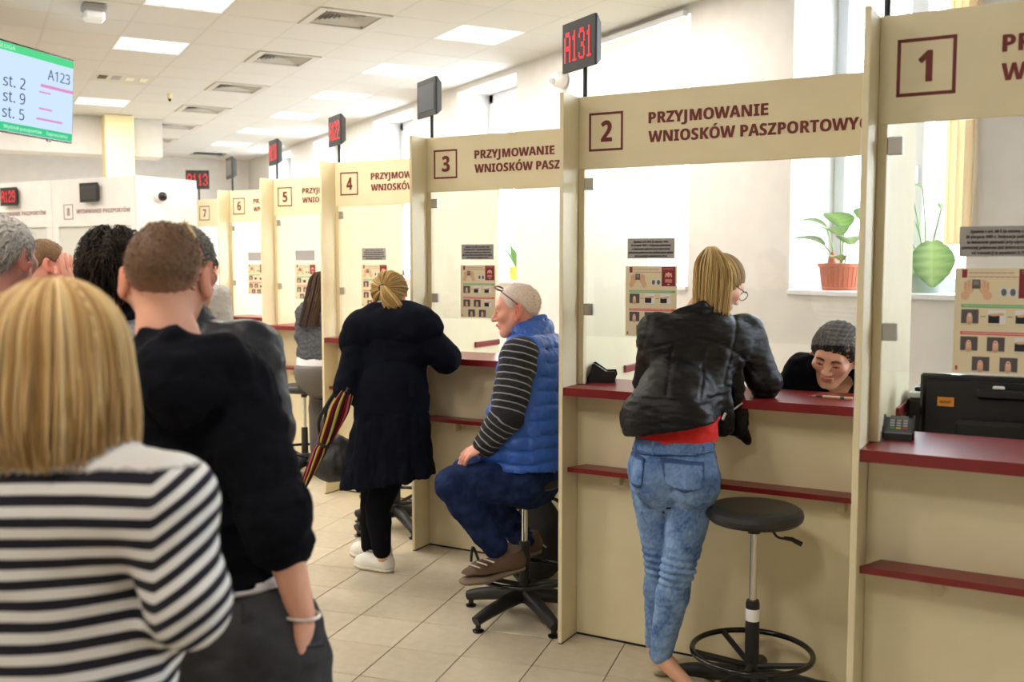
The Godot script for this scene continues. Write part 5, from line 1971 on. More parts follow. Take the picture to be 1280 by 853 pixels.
# ----- woman in the leather jacket at booth 2 -----
func leather_woman() -> void:
	var p := thing("person", "woman in a black leather jacket and blue jeans leaning on a counter", "person", V(2.30, 0, -3.02))
	var n := V(0.8474, 0, -0.531)
	var J := {"n": n, "fit": 0.98, "slim": 0.93, "hips": 1.06, "neck": V(2.606, 1.418, -3.095), "chest": V(2.463, 1.260, -3.034), "waist": V(2.337, 1.030, -2.967), "hip": V(2.302, 0.845, -2.947), "sa": V(2.330, 1.351, -3.092), "sb": V(2.664, 1.340, -2.977), "ea": V(2.391, 1.142, -3.222), "wa": V(2.682, 1.131, -3.291), "eb": V(2.697, 1.156, -2.896), "wb": V(2.863, 1.160, -3.103), "ha": V(2.242, 0.805, -3.000), "hb": V(2.343, 0.812, -2.876), "legk": 0.014, "ka": V(2.304, 0.472, -3.027), "kb": V(2.277, 0.487, -2.883), "aa": V(2.341, 0.108, -3.100), "ab": V(2.255, 0.131, -2.955), "ta": V(2.368, 0.029, -2.975), "tb": V(2.312, 0.048, -2.848)}
	var look := V(0.96, -0.5, 0.12)
	var ht := Transform3D(frame(look), V(2.673, 1.530, -3.138))
	var hl := hand_at(hand(0.3), J.wa, V(0.8, -0.1, -0.5), Vector3.UP, false)
	var hr := hand_at(hand(0.3), J.wb, V(0.5, -0.1, -0.9), Vector3.UP, true)
	skin(p, J, ht, "woman", M.skin, [hl, hr], 0.01)
	var t := Transform3D(Basis(), -p.position)
	face(p, ht, rgb(120, 90, 60))
	# glasses
	var gl := begin()
	for x in [-1.0, 1.0]:
		tube(gl, [t * (ht * V(x * 0.078, 0.008, -0.01)), t * (ht * V(x * 0.072, 0.006, 0.085))], 0.0022, 0.0022, 6)
		var rg := []
		for k in 17:
			var a := TAU * k / 16.0
			rg.append(t * (ht * V(x * 0.036 + 0.026 * cos(a), 0.0 + 0.02 * sin(a), 0.1)))
		tube(gl, rg, 0.002, 0.002, 6)
	put(p, "glasses", gl.commit(), M.blackgloss)
	# hair
	var cols := [lin(206, 176, 116), lin(186, 152, 94), lin(224, 200, 150), lin(160, 126, 74), lin(200, 168, 108)]
	short_hair(p, ht, 0.006, lin(150, 116, 70), lin(96, 70, 44), 0, 0.0)
	var tie := V(0.02, 0.1, -0.08)
	var paths := pulled_back(ht, tie, 170, 0.008)
	strands(p, paths, 0.0046, 0.0024, [lin(150, 116, 66), lin(180, 146, 88), lin(112, 82, 48), lin(134, 100, 58)], "hair_strands").set_meta("kind", "stuff")
	var tail := []
	var root := ht * tie
	var ex := V(0.877, 0, 0.48)
	for k in 230:
		var a := rng.randf_range(-1, 1)
		var b := rng.randf_range(-1, 1)
		var e: Vector3 = V(2.521, 1.430, -3.017) + ex * (a * 0.066 + 0.004) + V(0.48, 0, -0.87) * (b * 0.03) + V(0, rng.randf_range(-0.04, 0.05) - a * 0.012, 0)
		var m1: Vector3 = root + V(-0.03, 0.024, 0.03) + ex * a * 0.018
		var m2: Vector3 = root.lerp(e, 0.45) + ex * (a * 0.04) + V(-0.03, 0.035, 0.045) + V(0.48, 0, -0.87) * b * 0.02
		tail.append(curve([root, m1, m2, e], 12))
	strands(p, tail, 0.0042, 0.0012, cols, "ponytail").set_meta("kind", "stuff")
	put(p, "hair_tie", pipe([t * (root + V(-0.008, 0.0, 0.01)), t * (root + V(-0.02, 0.012, 0.02))], 0.02), M.black)
	# leather jacket
	var s := Sdf.new(0.008)
	torso(s, J, 0.014, 0.04)
	for e in ["a", "b"]:
		arm(s, J, e, 0.016, 1.06, 0.95)
	# the flared hem and the front that hangs open on the right
	s.cap(V(2.306, 1.109, -2.957), V(2.268, 1.030, -2.937), 0.15, 0.185, 0.03, n, 0.66)
	s.cap(V(2.229, 1.105, -3.033), V(2.190, 1.051, -3.050), 0.035, 0.04, 0.03, n, 0.5)
	s.cap(V(2.553, 1.188, -2.932), V(2.569, 1.016, -2.919), 0.055, 0.06, 0.02, n, 0.3)
	s.cap(V(2.569, 1.016, -2.919), V(2.625, 0.933, -2.904), 0.048, 0.02, 0.012, n, 0.3)
	s.cut(V(2.283, 1.007, -2.926), V(0.12, -1, 0.16), 0.006, 0.21)
	s.cap(V(2.330, 1.305, -3.042), V(2.575, 1.309, -2.943), 0.085, 0.08, 0.05, n, 0.85)
	s.cap(V(2.464, 1.253, -2.941), V(2.493, 1.017, -2.904), 0.06, 0.055, 0.03, n, 0.5)
	# turned-down collar
	s.chain([V(2.415, 1.423, -3.075), V(2.484, 1.449, -3.016), V(2.596, 1.404, -2.997)], [0.018, 0.02, 0.016], 0.015)
	# seams: a yoke, two panels, the waist and the sleeve head
	var jr := V(0.877, 0, 0.48)
	var jc: Vector3 = V(2.363, 1.319, -2.911)
	var jw: Vector3 = V(2.298, 1.113, -2.928)
	s.post = func(q: Vector3, f: float):
		var u := (q - jc).dot(jr) + (q.y - jc.y) * -0.28
		var e := f + 0.0045 * cloth_noise(q, 7, 12, 7) + 0.0035 * cloth_noise(q, 16, 50, 16)
		var sm := 0.0
		if q.y > jw.y:
			sm = maxf(sm, exp(-pow((q.y - jc.y - 0.012 + u * u * 1.6) / 0.0055, 2.0)))
			for k in [-0.07, 0.055]:
				if q.y < jc.y:
					sm = maxf(sm, exp(-pow((u - k) / 0.0055, 2.0)))
		sm = maxf(sm, exp(-pow((q.y - jw.y - 0.01) / 0.006, 2.0)))
		sm = maxf(sm, exp(-pow((absf(u + 0.01) - 0.165) / 0.006, 2.0)) if q.y > jw.y + 0.05 else 0.0)
		return e + 0.0045 * sm
	var jk := part(p, "jacket", [s.build()], M.leather)
	put(jk, "zip", pipe(curve([t * V(2.476, 1.040, -2.881), t * V(2.507, 1.057, -2.877), t * V(2.571, 1.088, -2.879)], 8), 0.004), M.steel)
	put(jk, "zip_pull", box(V(0.013, 0.03, 0.005), 0.002), M.steel, t * V(2.462, 1.048, -2.855), V(0, 0, -0.5))
	# red shirt below the jacket
	var r := Sdf.new(0.009)
	torso(r, J, 0.012, 0.04)
	r.cut(V(2.310, 1.054, -2.962), V(0, 1, 0), 0.005)
	r.cut(V(2.288, 0.932, -2.940), V(0.1, -1, 0.13), 0.006)
	r.post = func(q: Vector3, f: float): return f + 0.005 * cloth_noise(q, 14, 26, 14)
	part(p, "shirt", [r.build()], M.redcloth)
	# jeans
	var l := Sdf.new(0.0075)
	torso(l, J, 0.004, 0.04)
	l.ell(V(2.213, 0.814, -2.936), V(0.085, 0.095, 0.08), 0.04)
	l.ell(V(2.310, 0.813, -2.826), V(0.088, 0.1, 0.08), 0.04)
	leg(l, J, "a", 0.004, 0.95, 0.96)
	leg(l, J, "b", 0.006, 1.0, 0.97)
	l.cut(V(2.306, 0.952, -2.955), V(0, 1, 0), 0.005)
	# yoke seam, middle seam and pockets
	l.groove(V(2.101, 0.922, -2.927), V(2.145, 0.932, -2.858), 0.0028, 0.005)
	l.groove(V(2.145, 0.932, -2.858), V(2.335, 0.912, -2.752), 0.0028, 0.005)
	l.groove(V(2.131, 0.945, -2.844), V(2.149, 0.831, -2.824), 0.003, 0.005)
	var kn: Vector3 = J.kb
	l.post = func(q: Vector3, f: float):
		var w := 0.004 * cloth_noise(q, 12, 34, 12)
		var c := clampf(1.0 - absf(q.y - kn.y) / 0.09, 0, 1)
		return f + w + c * 0.006 * sin(q.y * 230.0 + q.x * 30.0)
	l.tint = func(q: Vector3, nn: Vector3):
		var v := 0.5 + 0.5 * cloth_noise(q, 10, 8, 10) + 0.35 * cloth_noise(q, 70, 50, 70)
		var c := lin(54, 84, 136).lerp(lin(150, 180, 220), clampf(v, 0, 1))
		if q.y > 0.8:
			c = c.lerp(lin(60, 88, 138), 0.35)
		return c
	var jn := part(p, "jeans", [l.build()], M.denim)
	var core := func(g: float) -> Sdf:
		var e := Sdf.new(0.006)
		torso(e, J, 0.004 + g, 0.04)
		e.ell(V(2.213, 0.814, -2.936), V(0.085, 0.095, 0.08) + V(g, g, g), 0.04)
		e.ell(V(2.310, 0.813, -2.826), V(0.088, 0.1, 0.08) + V(g, g, g), 0.04)
		e.cut(J.hip, n, 0.002)
		e.tint = l.tint
		return e
	var vw := V(0.48, 0, -0.877)
	var rt := V(0.877, 0, 0.48)
	var bandy: float = (V(2.218, 0.925, -2.841)).y
	var wb: Sdf = core.call(0.010)
	wb.cut(V(2.219, 0.966, -2.843), V(0, 1, 0), 0.002).cut(V(2.218, 0.920, -2.840), V(0.06, -1, 0.03), 0.002)
	wb.tint = func(q: Vector3, nn: Vector3):
		var base: Color = l.tint.call(q, nn)
		return base.lerp(lin(40, 58, 100), 0.6) if q.y < bandy else base
	put(jn, "waistband", meld([wb.build()], t), M.denim)
	for k in 2:
		var pk: Sdf = core.call(0.009)
		var c: Vector3 = [V(2.103, 0.908, -2.902), V(2.227, 0.908, -2.788)][k]
		var wd: float = [0.034, 0.077][k]
		pk.cut(c, V(0, 1, 0) + rt * 0.05, 0.002).cut(c + V(0, -0.11, 0), V(0, -1, 0) + rt * 0.35, 0.002).cut(c + V(0, -0.11, 0), V(0, -1, 0) - rt * 0.35, 0.002)
		pk.cut(c + rt * wd, rt - V(0, 0.18, 0), 0.002).cut(c - rt * wd, -rt - V(0, 0.18, 0), 0.002)
		pk.tint = func(q: Vector3, nn: Vector3):
			var base: Color = l.tint.call(q, nn)
			var dx := wd - absf((q - c).dot(rt))
			return base.lerp(lin(40, 58, 100), 0.75) if minf(dx, c.y - q.y) < 0.013 or q.y < c.y - 0.098 else base
		put(jn, "back_pocket", meld([pk.build()], t), M.denim)
	for k in 3:
		put(jn, "belt_loop", box(V(0.011, 0.05, 0.006), 0.002), M.jean, t * [V(2.123, 0.961, -2.838), V(2.327, 0.933, -2.804), V(2.121, 0.938, -2.941)][k])
	# cuffs
	# shoes: beige glittering flats
	for e in ["a", "b"]:
		var a: Vector3 = J["a" + e]
		var hl2 := V(a.x - n.x * 0.03, 0.0, a.z - n.z * 0.03)
		var s2 := Sdf.new(0.006)
		var d := V(0.78, 0, 0.3).normalized()
		s2.cap(hl2 + d * 0.03 + V(0, 0.03, 0), hl2 + d * 0.15 + V(0, 0.028, 0), 0.034, 0.042, 0.02)
		s2.cap(hl2 + d * 0.15 + V(0, 0.026, 0), hl2 + d * 0.21 + V(0, 0.022, 0), 0.04, 0.026, 0.02)
		s2.cut(hl2 + d * 0.1 + V(0, 0.045, 0), V(0, 1, 0) - d * 0.12, 0.005)
		s2.cut(hl2 + V(0, 0.004, 0), V(0, -1, 0), 0.003)
		part(p, "shoe", [s2.build()], M.glitter)

# ----- seated man in the blue vest -----
func vest_man() -> void:
	var p := thing("person", "seated white-haired man in a quilted blue vest over a thin-striped dark pullover", "person", V(2.20, 0, -3.90))
	# bearing of the body: to the left and a little away
	var b0 := deg_to_rad(28.69 - 62)
	var n := V(sin(b0), 0, -cos(b0))
	var J := {"n": n, "fit": 1.12, "slim": 1.18, "q": 0.8, "neck": V(2.264, 1.292, -3.969), "chest": V(2.266, 1.104, -3.928), "waist": V(2.224, 0.853, -3.905), "hip": V(2.221, 0.686, -3.892), "sa": V(2.124, 1.208, -3.809), "sb": V(2.443, 1.195, -4.068), "ea": V(2.034, 0.959, -3.767), "wa": V(1.966, 0.828, -3.839), "eb": V(2.428, 0.870, -4.207), "wb": V(2.277, 0.709, -4.161), "ha": V(2.133, 0.650, -3.823), "hb": V(2.256, 0.639, -4.006), "ka": V(1.828, 0.658, -3.876), "kb": V(2.045, 0.638, -4.167), "aa": V(2.019, 0.365, -3.837), "ab": V(2.273, 0.310, -4.036)}
	var look := V(sin(deg_to_rad(28.69 - 86)), -0.12, -cos(deg_to_rad(28.69 - 86)))
	var ht := Transform3D(frame(look).scaled_local(Vector3.ONE * 1.03), V(2.213, 1.401, -4.006))
	var hl := hand_at(hand(0.45), J.wa, V(1.909, 0.793, -3.867) - J.wa, V(0.1, 0.9, 0.3), false)
	var hr := hand_at(hand(0.5), J.wb, n, Vector3.UP, true)
	skin(p, J, ht, "man", M.skinred, [hl, hr], 0.013)
	var t := Transform3D(Basis(), -p.position)
	face(p, ht, rgb(190, 180, 170))
	short_hair(p, ht, 0.005, lin(206, 190, 180), lin(226, 212, 202), 1500, 0.012, 0.014, V(0, -0.1, -0.8), 0.03)
	var gl := begin()
	for x in [-1.0, 1.0]:
		tube(gl, curve([t * (ht * V(x * 0.08, 0.012, -0.03)), t * (ht * V(x * 0.082, 0.045, 0.0)), t * (ht * V(x * 0.076, 0.094, 0.052))], 8), 0.0028, 0.0024, 6)
		var rg := []
		for k in 17:
			var a := TAU * k / 16.0
			rg.append(t * (ht * V(x * 0.036 + 0.028 * cos(a), 0.105 + 0.012 * sin(a), 0.062 + 0.018 * sin(a + 0.6))))
		tube(gl, rg, 0.0022, 0.0022, 6)
	put(p, "glasses", gl.commit(), mat(rgb(110, 34, 44), 0.35))
	# striped pullover
	var s := Sdf.new(0.0075)
	torso(s, J, 0.006)
	for e in ["a", "b"]:
		arm(s, J, e, 0.02, 1.06, 0.97)
	s.cap(J.neck, J.neck + V(0, 0.02, 0), 0.062, 0.06, 0.02)
	s.post = func(q: Vector3, f: float): return f + 0.008 * cloth_noise(q, 8, 16, 8) + 0.003 * cloth_noise(q, 30, 40, 30)
	var sa: Vector3 = J.sa
	var ea: Vector3 = J.ea
	var wa: Vector3 = J.wa
	s.tint = func(q: Vector3, nn: Vector3):
		var t1: float = (q - sa).dot((ea - sa).normalized())
		var l1 := (ea - sa).length()
		var r2 := (q - ea).dot((wa - ea).normalized())
		var v := l1 + lerpf(t1 - l1, r2, smoothstep(-0.06, 0.06, t1 - l1 + r2))
		return Color(v / 0.031 + 0.06 * cloth_noise(q, 20, 20, 20), 0, 0)
	s.cut(J.hip + V(0, 0.0, 0), V(0, -1, 0), 0.008, 0.24)
	part(p, "pullover", [s.build()], stripes(rgb(140, 142, 146), rgb(34, 34, 38), 0.2), true)
	# quilted vest: horizontal padded ridges, open arm holes
	var v := Sdf.new(0.0075)
	torso(v, J, 0.03, 0.06)
	v.cap(J.waist, J.hip + V(0, -0.01, 0), 0.2, 0.215, 0.06, n, 0.85)
	v.cap(V(2.136, 0.788, -3.902), V(2.009, 0.760, -3.878), 0.09, 0.05, 0.05)
	v.cap(V(2.273, 1.268, -3.985), V(2.294, 1.320, -3.978), 0.085, 0.082, 0.04)
	var ax: Vector3 = (J.sa - J.sb).normalized()
	v.groove(J.sa + ax * 0.03 + V(0, 0.02, 0), J.ea + ax * 0.06, 0.088, 0.02)
	v.groove(J.sb - ax * 0.02 + V(0, 0.03, 0), J.eb - ax * 0.05, 0.082, 0.01)
	v.groove(J.neck + V(0, 0.0, 0) + n * 0.02, V(2.284, 1.400, -3.990) + n * 0.02, 0.064, 0.01)
	v.cut(V(2.276, 1.356, -3.991), V(0, 1, 0) + n * 0.35, 0.008)
	v.cut(V(2.133, 0.712, -3.897), V(0.0, -1, 0), 0.01)
	v.post = func(q: Vector3, f: float):
		var w := 0.008 * cloth_noise(q, 9, 6, 9)
		var ph := (q.y + w + 0.012 * cloth_noise(q, 4, 0, 4)) / 0.062
		var r := absf(sin(ph * PI))
		var ae: Vector3 = J.ea - J.sa
		var tt := clampf((q - J.sa).dot(ae) / ae.length_squared(), 0, 1)
		var calm := smoothstep(0.092, 0.125, (q - J.sa - ae * tt).length())
		return f - 0.014 * calm * (sqrt(r) - 0.6) + 0.005 * calm * cloth_noise(q, 30, 16, 30) + 0.004 * calm * exp(-pow((q - J.sa - ae * tt - ax * 0.0).dot(n) / 0.012 + 7.0, 2.0))
	var vest := part(p, "vest", [v.build()], M.vest)
	# jeans
	var l := Sdf.new(0.009)
	torso(l, J, 0.004)
	for e in ["a", "b"]:
		leg(l, J, e, 0.014, 1.0, 0.98)
	l.cut(V(2.218, 0.780, -3.902), V(0, 1, 0), 0.005)
	l.post = func(q: Vector3, f: float): return f + 0.007 * cloth_noise(q, 14, 14, 14) + 0.004 * cloth_noise(q, 36, 36, 36)
	l.tint = func(q: Vector3, nn: Vector3):
		var w := 0.5 + 0.5 * cloth_noise(q, 14, 14, 14)
		return lin(22, 30, 58).lerp(lin(48, 62, 100), w)
	part(p, "jeans", [l.build()], M.denim)
	var br := mat(rgb(92, 70, 54), 0.75)
	var so := mat(rgb(120, 104, 88), 0.8)
	var o := shoe(p, "shoe", V(2.127, 0.254, -3.813), V(1.854, 0.212, -3.845), br, so, 1.3, 0.05)
	var tw: Vector3 = t * V(1.922, 0.327, -3.818)
	put(o, "tongue_loop", pipe(curve([tw, tw + V(-0.02, 0.05, 0), tw + V(-0.035, 0.055, 0.01), tw + V(-0.04, 0.0, 0.01)], 10), 0.006), M.black)
	for k in 3:
		var a: Vector3 = t * (V(1.951, 0.329, -3.768)).lerp(V(1.896, 0.305, -3.796), k / 2.0)
		put(o, "lace", pipe([a + V(-0.012, 0.004, -0.03), a + V(0.01, 0.0, 0.025)], 0.0035), M.paper2)
	shoe(p, "shoe", V(2.347, 0.246, -4.035), V(2.130, 0.196, -4.081), br, so, 1.2, 0.05)

# ----- woman in the long dark coat at booth 4 -----
func coat_woman() -> void:
	var p := thing("person", "woman with a low blonde ponytail in a long dark coat and white sneakers", "person", V(1.855, 0.000, -4.889))
	p.position.y = 0.0
	var n := V(sin(deg_to_rad(38)), 0, -cos(deg_to_rad(38)))
	var J := {"n": n, "fit": 1.0, "q": 0.72, "neck": V(1.986, 1.307, -4.968), "chest": V(1.961, 1.151, -4.899), "waist": V(1.933, 0.907, -4.824), "hip": V(1.913, 0.658, -4.813), "sa": V(1.831, 1.216, -5.000), "sb": V(2.089, 1.238, -4.791), "ea": V(1.735, 0.965, -4.938), "wa": V(1.885, 1.002, -5.156), "eb": V(2.196, 1.123, -4.746), "wb": V(2.290, 1.120, -4.991), "ha": V(1.869, 0.655, -4.859), "hb": V(1.949, 0.662, -4.771), "ka": V(1.856, 0.335, -4.929), "kb": V(1.836, 0.356, -4.805), "aa": V(1.867, 0.061, -5.013), "ab": V(1.862, 0.088, -4.812)}
	var ht := Transform3D(frame(n + V(0, -0.35, 0)), V(2.006, 1.432, -5.037))
	var hl := hand_at(hand(0.4), J.wa, n, Vector3.UP, false)
	var hr := hand_at(hand(0.4), J.wb, n, Vector3.UP, true)
	skin(p, J, ht, "woman", M.skin, [hl, hr], 0.014)
	var t := Transform3D(Basis(), -p.position)
	var cols := [lin(196, 164, 104), lin(170, 134, 78), lin(216, 188, 132), lin(140, 106, 60)]
	short_hair(p, ht, 0.012, lin(168, 132, 80), lin(120, 90, 52), 0, 0.0, -0.012)
	var tie := V(0.004, 0.012, -0.118)
	strands(p, pulled_back(ht, tie, 190, 0.014, 0.018), 0.0046, 0.0022, cols, "hair_strands").set_meta("kind", "stuff")
	var tail := []
	var root := ht * tie
	var ex := V(0.877, 0, 0.48)
	for k in 110:
		var a := rng.randf_range(-1, 1)
		var e: Vector3 = V(1.964, 1.344, -4.824) + ex * a * 0.04 + V(0, rng.randf_range(-0.01, 0.05), 0) + V(-0.4, 0, 0.8) * rng.randf_range(-0.01, 0.02)
		tail.append(curve([root, root + V(-0.012, 0.012, 0.03) + ex * a * 0.012, root.lerp(e, 0.5) + ex * a * 0.024 + V(-0.012, 0, 0.03), e], 10))
	strands(p, tail, 0.0044, 0.0012, cols, "ponytail").set_meta("kind", "stuff")
	put(p, "hair_tie", pipe([t * (root + V(-0.004, 0, 0.006)), t * (root + V(-0.014, 0.004, 0.022))], 0.021), M.dark)
	# pale scarf
	var sc := Sdf.new(0.008)
	sc.chain([V(1.836, 1.321, -4.938), V(1.911, 1.369, -4.947), V(2.007, 1.369, -4.894), V(2.048, 1.329, -4.822)], [0.04, 0.04, 0.036, 0.03], 0.03)
	sc.post = func(q: Vector3, f: float): return f + 0.01 * cloth_noise(q, 30, 30, 30)
	sc.tint = func(q: Vector3, nn: Vector3): return lin(176, 182, 170).lerp(lin(96, 108, 104), clampf(0.5 + 1.2 * cloth_noise(q, 50, 50, 50), 0, 1))
	part(p, "scarf", [sc.build()], M.knit)
	# coat with a wide cape collar, belt and flared skirt
	var s := Sdf.new(0.01)
	torso(s, J, 0.03, 0.06)
	for e in ["a", "b"]:
		arm(s, J, e, 0.032, 1.1, 0.9)
	s.cap(V(1.926, 0.915, -4.829), V(1.901, 0.451, -4.801), 0.17, 0.262, 0.05, n, 0.72)
	s.cut(V(1.903, 0.488, -4.803), V(0.15, -1, 0.1), 0.008)
	s.post = func(q: Vector3, f: float):
		var e := f + 0.009 * cloth_noise(q, 8, 9, 8)
		if q.y < 0.85:
			e += 0.012 * cloth_noise(q, 14, 1.2, 14)
		return e
	var coat := part(p, "coat", [s.build()], M.coat)
	var c := Sdf.new(0.009)
	c.cap(V(1.840, 1.260, -4.975), V(2.061, 1.289, -4.789), 0.118, 0.112, 0.05)
	c.cap(V(1.793, 1.191, -5.018), V(2.119, 1.272, -4.755), 0.076, 0.066, 0.05)
	c.cap(V(1.903, 1.352, -4.949), V(2.028, 1.361, -4.859), 0.06, 0.056, 0.05)
	c.cut(V(1.899, 1.177, -4.753), V(0.12, -1, 0.07), 0.008)
	c.cut(V(1.922, 1.391, -4.805), V(0, 1, 0) - n * 0.7, 0.01)
	c.post = func(q: Vector3, f: float): return f + 0.008 * cloth_noise(q, 10, 10, 10)
	put(coat, "collar", meld([c.build()], t), M.coat)
	var b := Sdf.new(0.009)
	b.cap(V(1.935, 0.957, -4.828), V(1.934, 0.920, -4.825), 0.19, 0.19, 0.01, n, 0.76)
	put(coat, "belt", meld([b.build()], t), M.coat)
	put(coat, "belt_loop", box(V(0.03, 0.085, 0.014), 0.004), M.coat, t * V(1.968, 0.979, -4.651), V(0, -0.5, 0))
	# trousers
	var l := Sdf.new(0.009)
	for e in ["a", "b"]:
		leg(l, J, e, 0.012, 0.92, 0.86)
	part(p, "trousers", [l.build()], M.blackcloth)
	M.sneaker = mat(rgb(232, 230, 220), 0.6)
	var so := mat(rgb(214, 208, 188), 0.7)
	for q in [[V(1.902, 0.000, -4.801), V(1.787, 0.000, -5.007)], [V(1.938, 0.000, -5.056), V(1.838, 0.000, -5.214)]]:
		var o := shoe(p, "sneaker", q[0], q[1], M.sneaker, so, 1.1, 0.08)
		for k in 4:
			var m: Vector3 = t * (q[0] as Vector3).lerp(q[1], 0.5 + k * 0.08) + V(0, 0.098 - k * 0.008, 0)
			put(o, "lace", pipe([m + V(-0.015, 0, -0.02), m + V(0.015, 0, 0.02)], 0.0025), M.grey)
	# umbrella and bag on her left arm
	var um := thing("umbrella", "folded umbrella with burgundy, yellow and brown stripes hanging beside the dark coat", "umbrella", V(1.386, 0.408, -4.793))
	var ut := Transform3D(Basis(), -um.position)
	var tip: Vector3 = V(1.386, 0.408, -4.793)
	var top: Vector3 = V(1.634, 0.977, -4.674)
	var ax := (top - tip)
	var u0 := ax.normalized()
	var ux := u0.cross(V(-0.48, 0, 0.87)).normalized()
	var uz := ux.cross(u0)
	var st := begin()
	var cl := [lin(110, 22, 42), lin(180, 172, 84), lin(64, 36, 34), lin(186, 92, 98), lin(104, 22, 40), lin(54, 32, 32), lin(170, 160, 84), lin(60, 30, 34)]
	var N := 48
	var rows := []
	for i in 31:
		var u := i / 30.0
		var r: float = lerpf(0.008, 0.043, pow(clampf(u * 1.12, 0, 1), 0.9)) * (1.0 - 0.35 * clampf((u - 0.86) / 0.14, 0, 1))
		if u > 0.52 and u < 0.6:
			r *= 0.84
		var row := []
		for k in N:
			var a := TAU * k / N + u * 2.6
			var rr := r * (1.0 + 0.16 * absf(sin(8.0 * (a - u * 2.6))))
			row.append(ut * (tip + ax * u + (ux * cos(a) + uz * sin(a)) * rr))
		rows.append(row)
	for i in 30:
		for k in N:
			var c1: Color = cl[int(k * 16 / float(N)) % 8]
			st.set_color(c1)
			var m: Vector3 = (rows[i][k] + rows[i + 1][(k + 1) % N]) / 2.0 - ut * (tip + ax * (i + 0.5) / 30.0)
			st.set_color(c1)
			quad(st, rows[i][k], rows[i + 1][k], rows[i + 1][(k + 1) % N], rows[i][(k + 1) % N], m)
	put(um, "canopy", st.commit(), M.knit)
	put(um, "tip", pipe([ut * (tip + u0 * 0.03), ut * (tip - u0 * 0.06)], 0.009, 0.005), M.black)
	put(um, "band", pipe([ut * (tip + ax * 0.545), ut * (tip + ax * 0.57)], 0.034, 0.035, 16), M.dark)
	put(um, "handle", pipe([ut * (top - u0 * 0.03), ut * (top + u0 * 0.03)], 0.012, 0.014), M.blackgloss)
	var bg := thing("handbag", "dark grey handbag hanging behind the striped umbrella", "handbag", V(1.691, 0.460, -5.088))
	var bt := Transform3D(Basis(), -bg.position)
	var bs := Sdf.new(0.012)
	bs.ell(V(1.719, 0.570, -5.140), V(0.13, 0.125, 0.06), 0.03, Basis(V(0, 1, 0), -0.5)).ell(V(1.704, 0.531, -5.122), V(0.13, 0.09, 0.07), 0.03, Basis(V(0, 1, 0), -0.5))
	bs.post = func(q: Vector3, f: float): return f + 0.008 * cloth_noise(q, 16, 16, 16)
	put(bg, "bag", meld([bs.build()], bt), mat(rgb(38, 38, 38), 0.6))
	put(bg, "strap", pipe(curve([bt * V(1.643, 0.649, -5.120), bt * V(1.608, 0.781, -5.060), bt * V(1.635, 0.871, -5.007), bt * V(1.692, 0.982, -4.963)], 16), 0.01), M.black)
	put(bg, "strap", pipe(curve([bt * V(1.677, 0.634, -5.145), bt * V(1.651, 0.800, -5.083), bt * V(1.671, 0.899, -5.035), bt * V(1.720, 0.988, -4.971)], 16), 0.009), M.black)

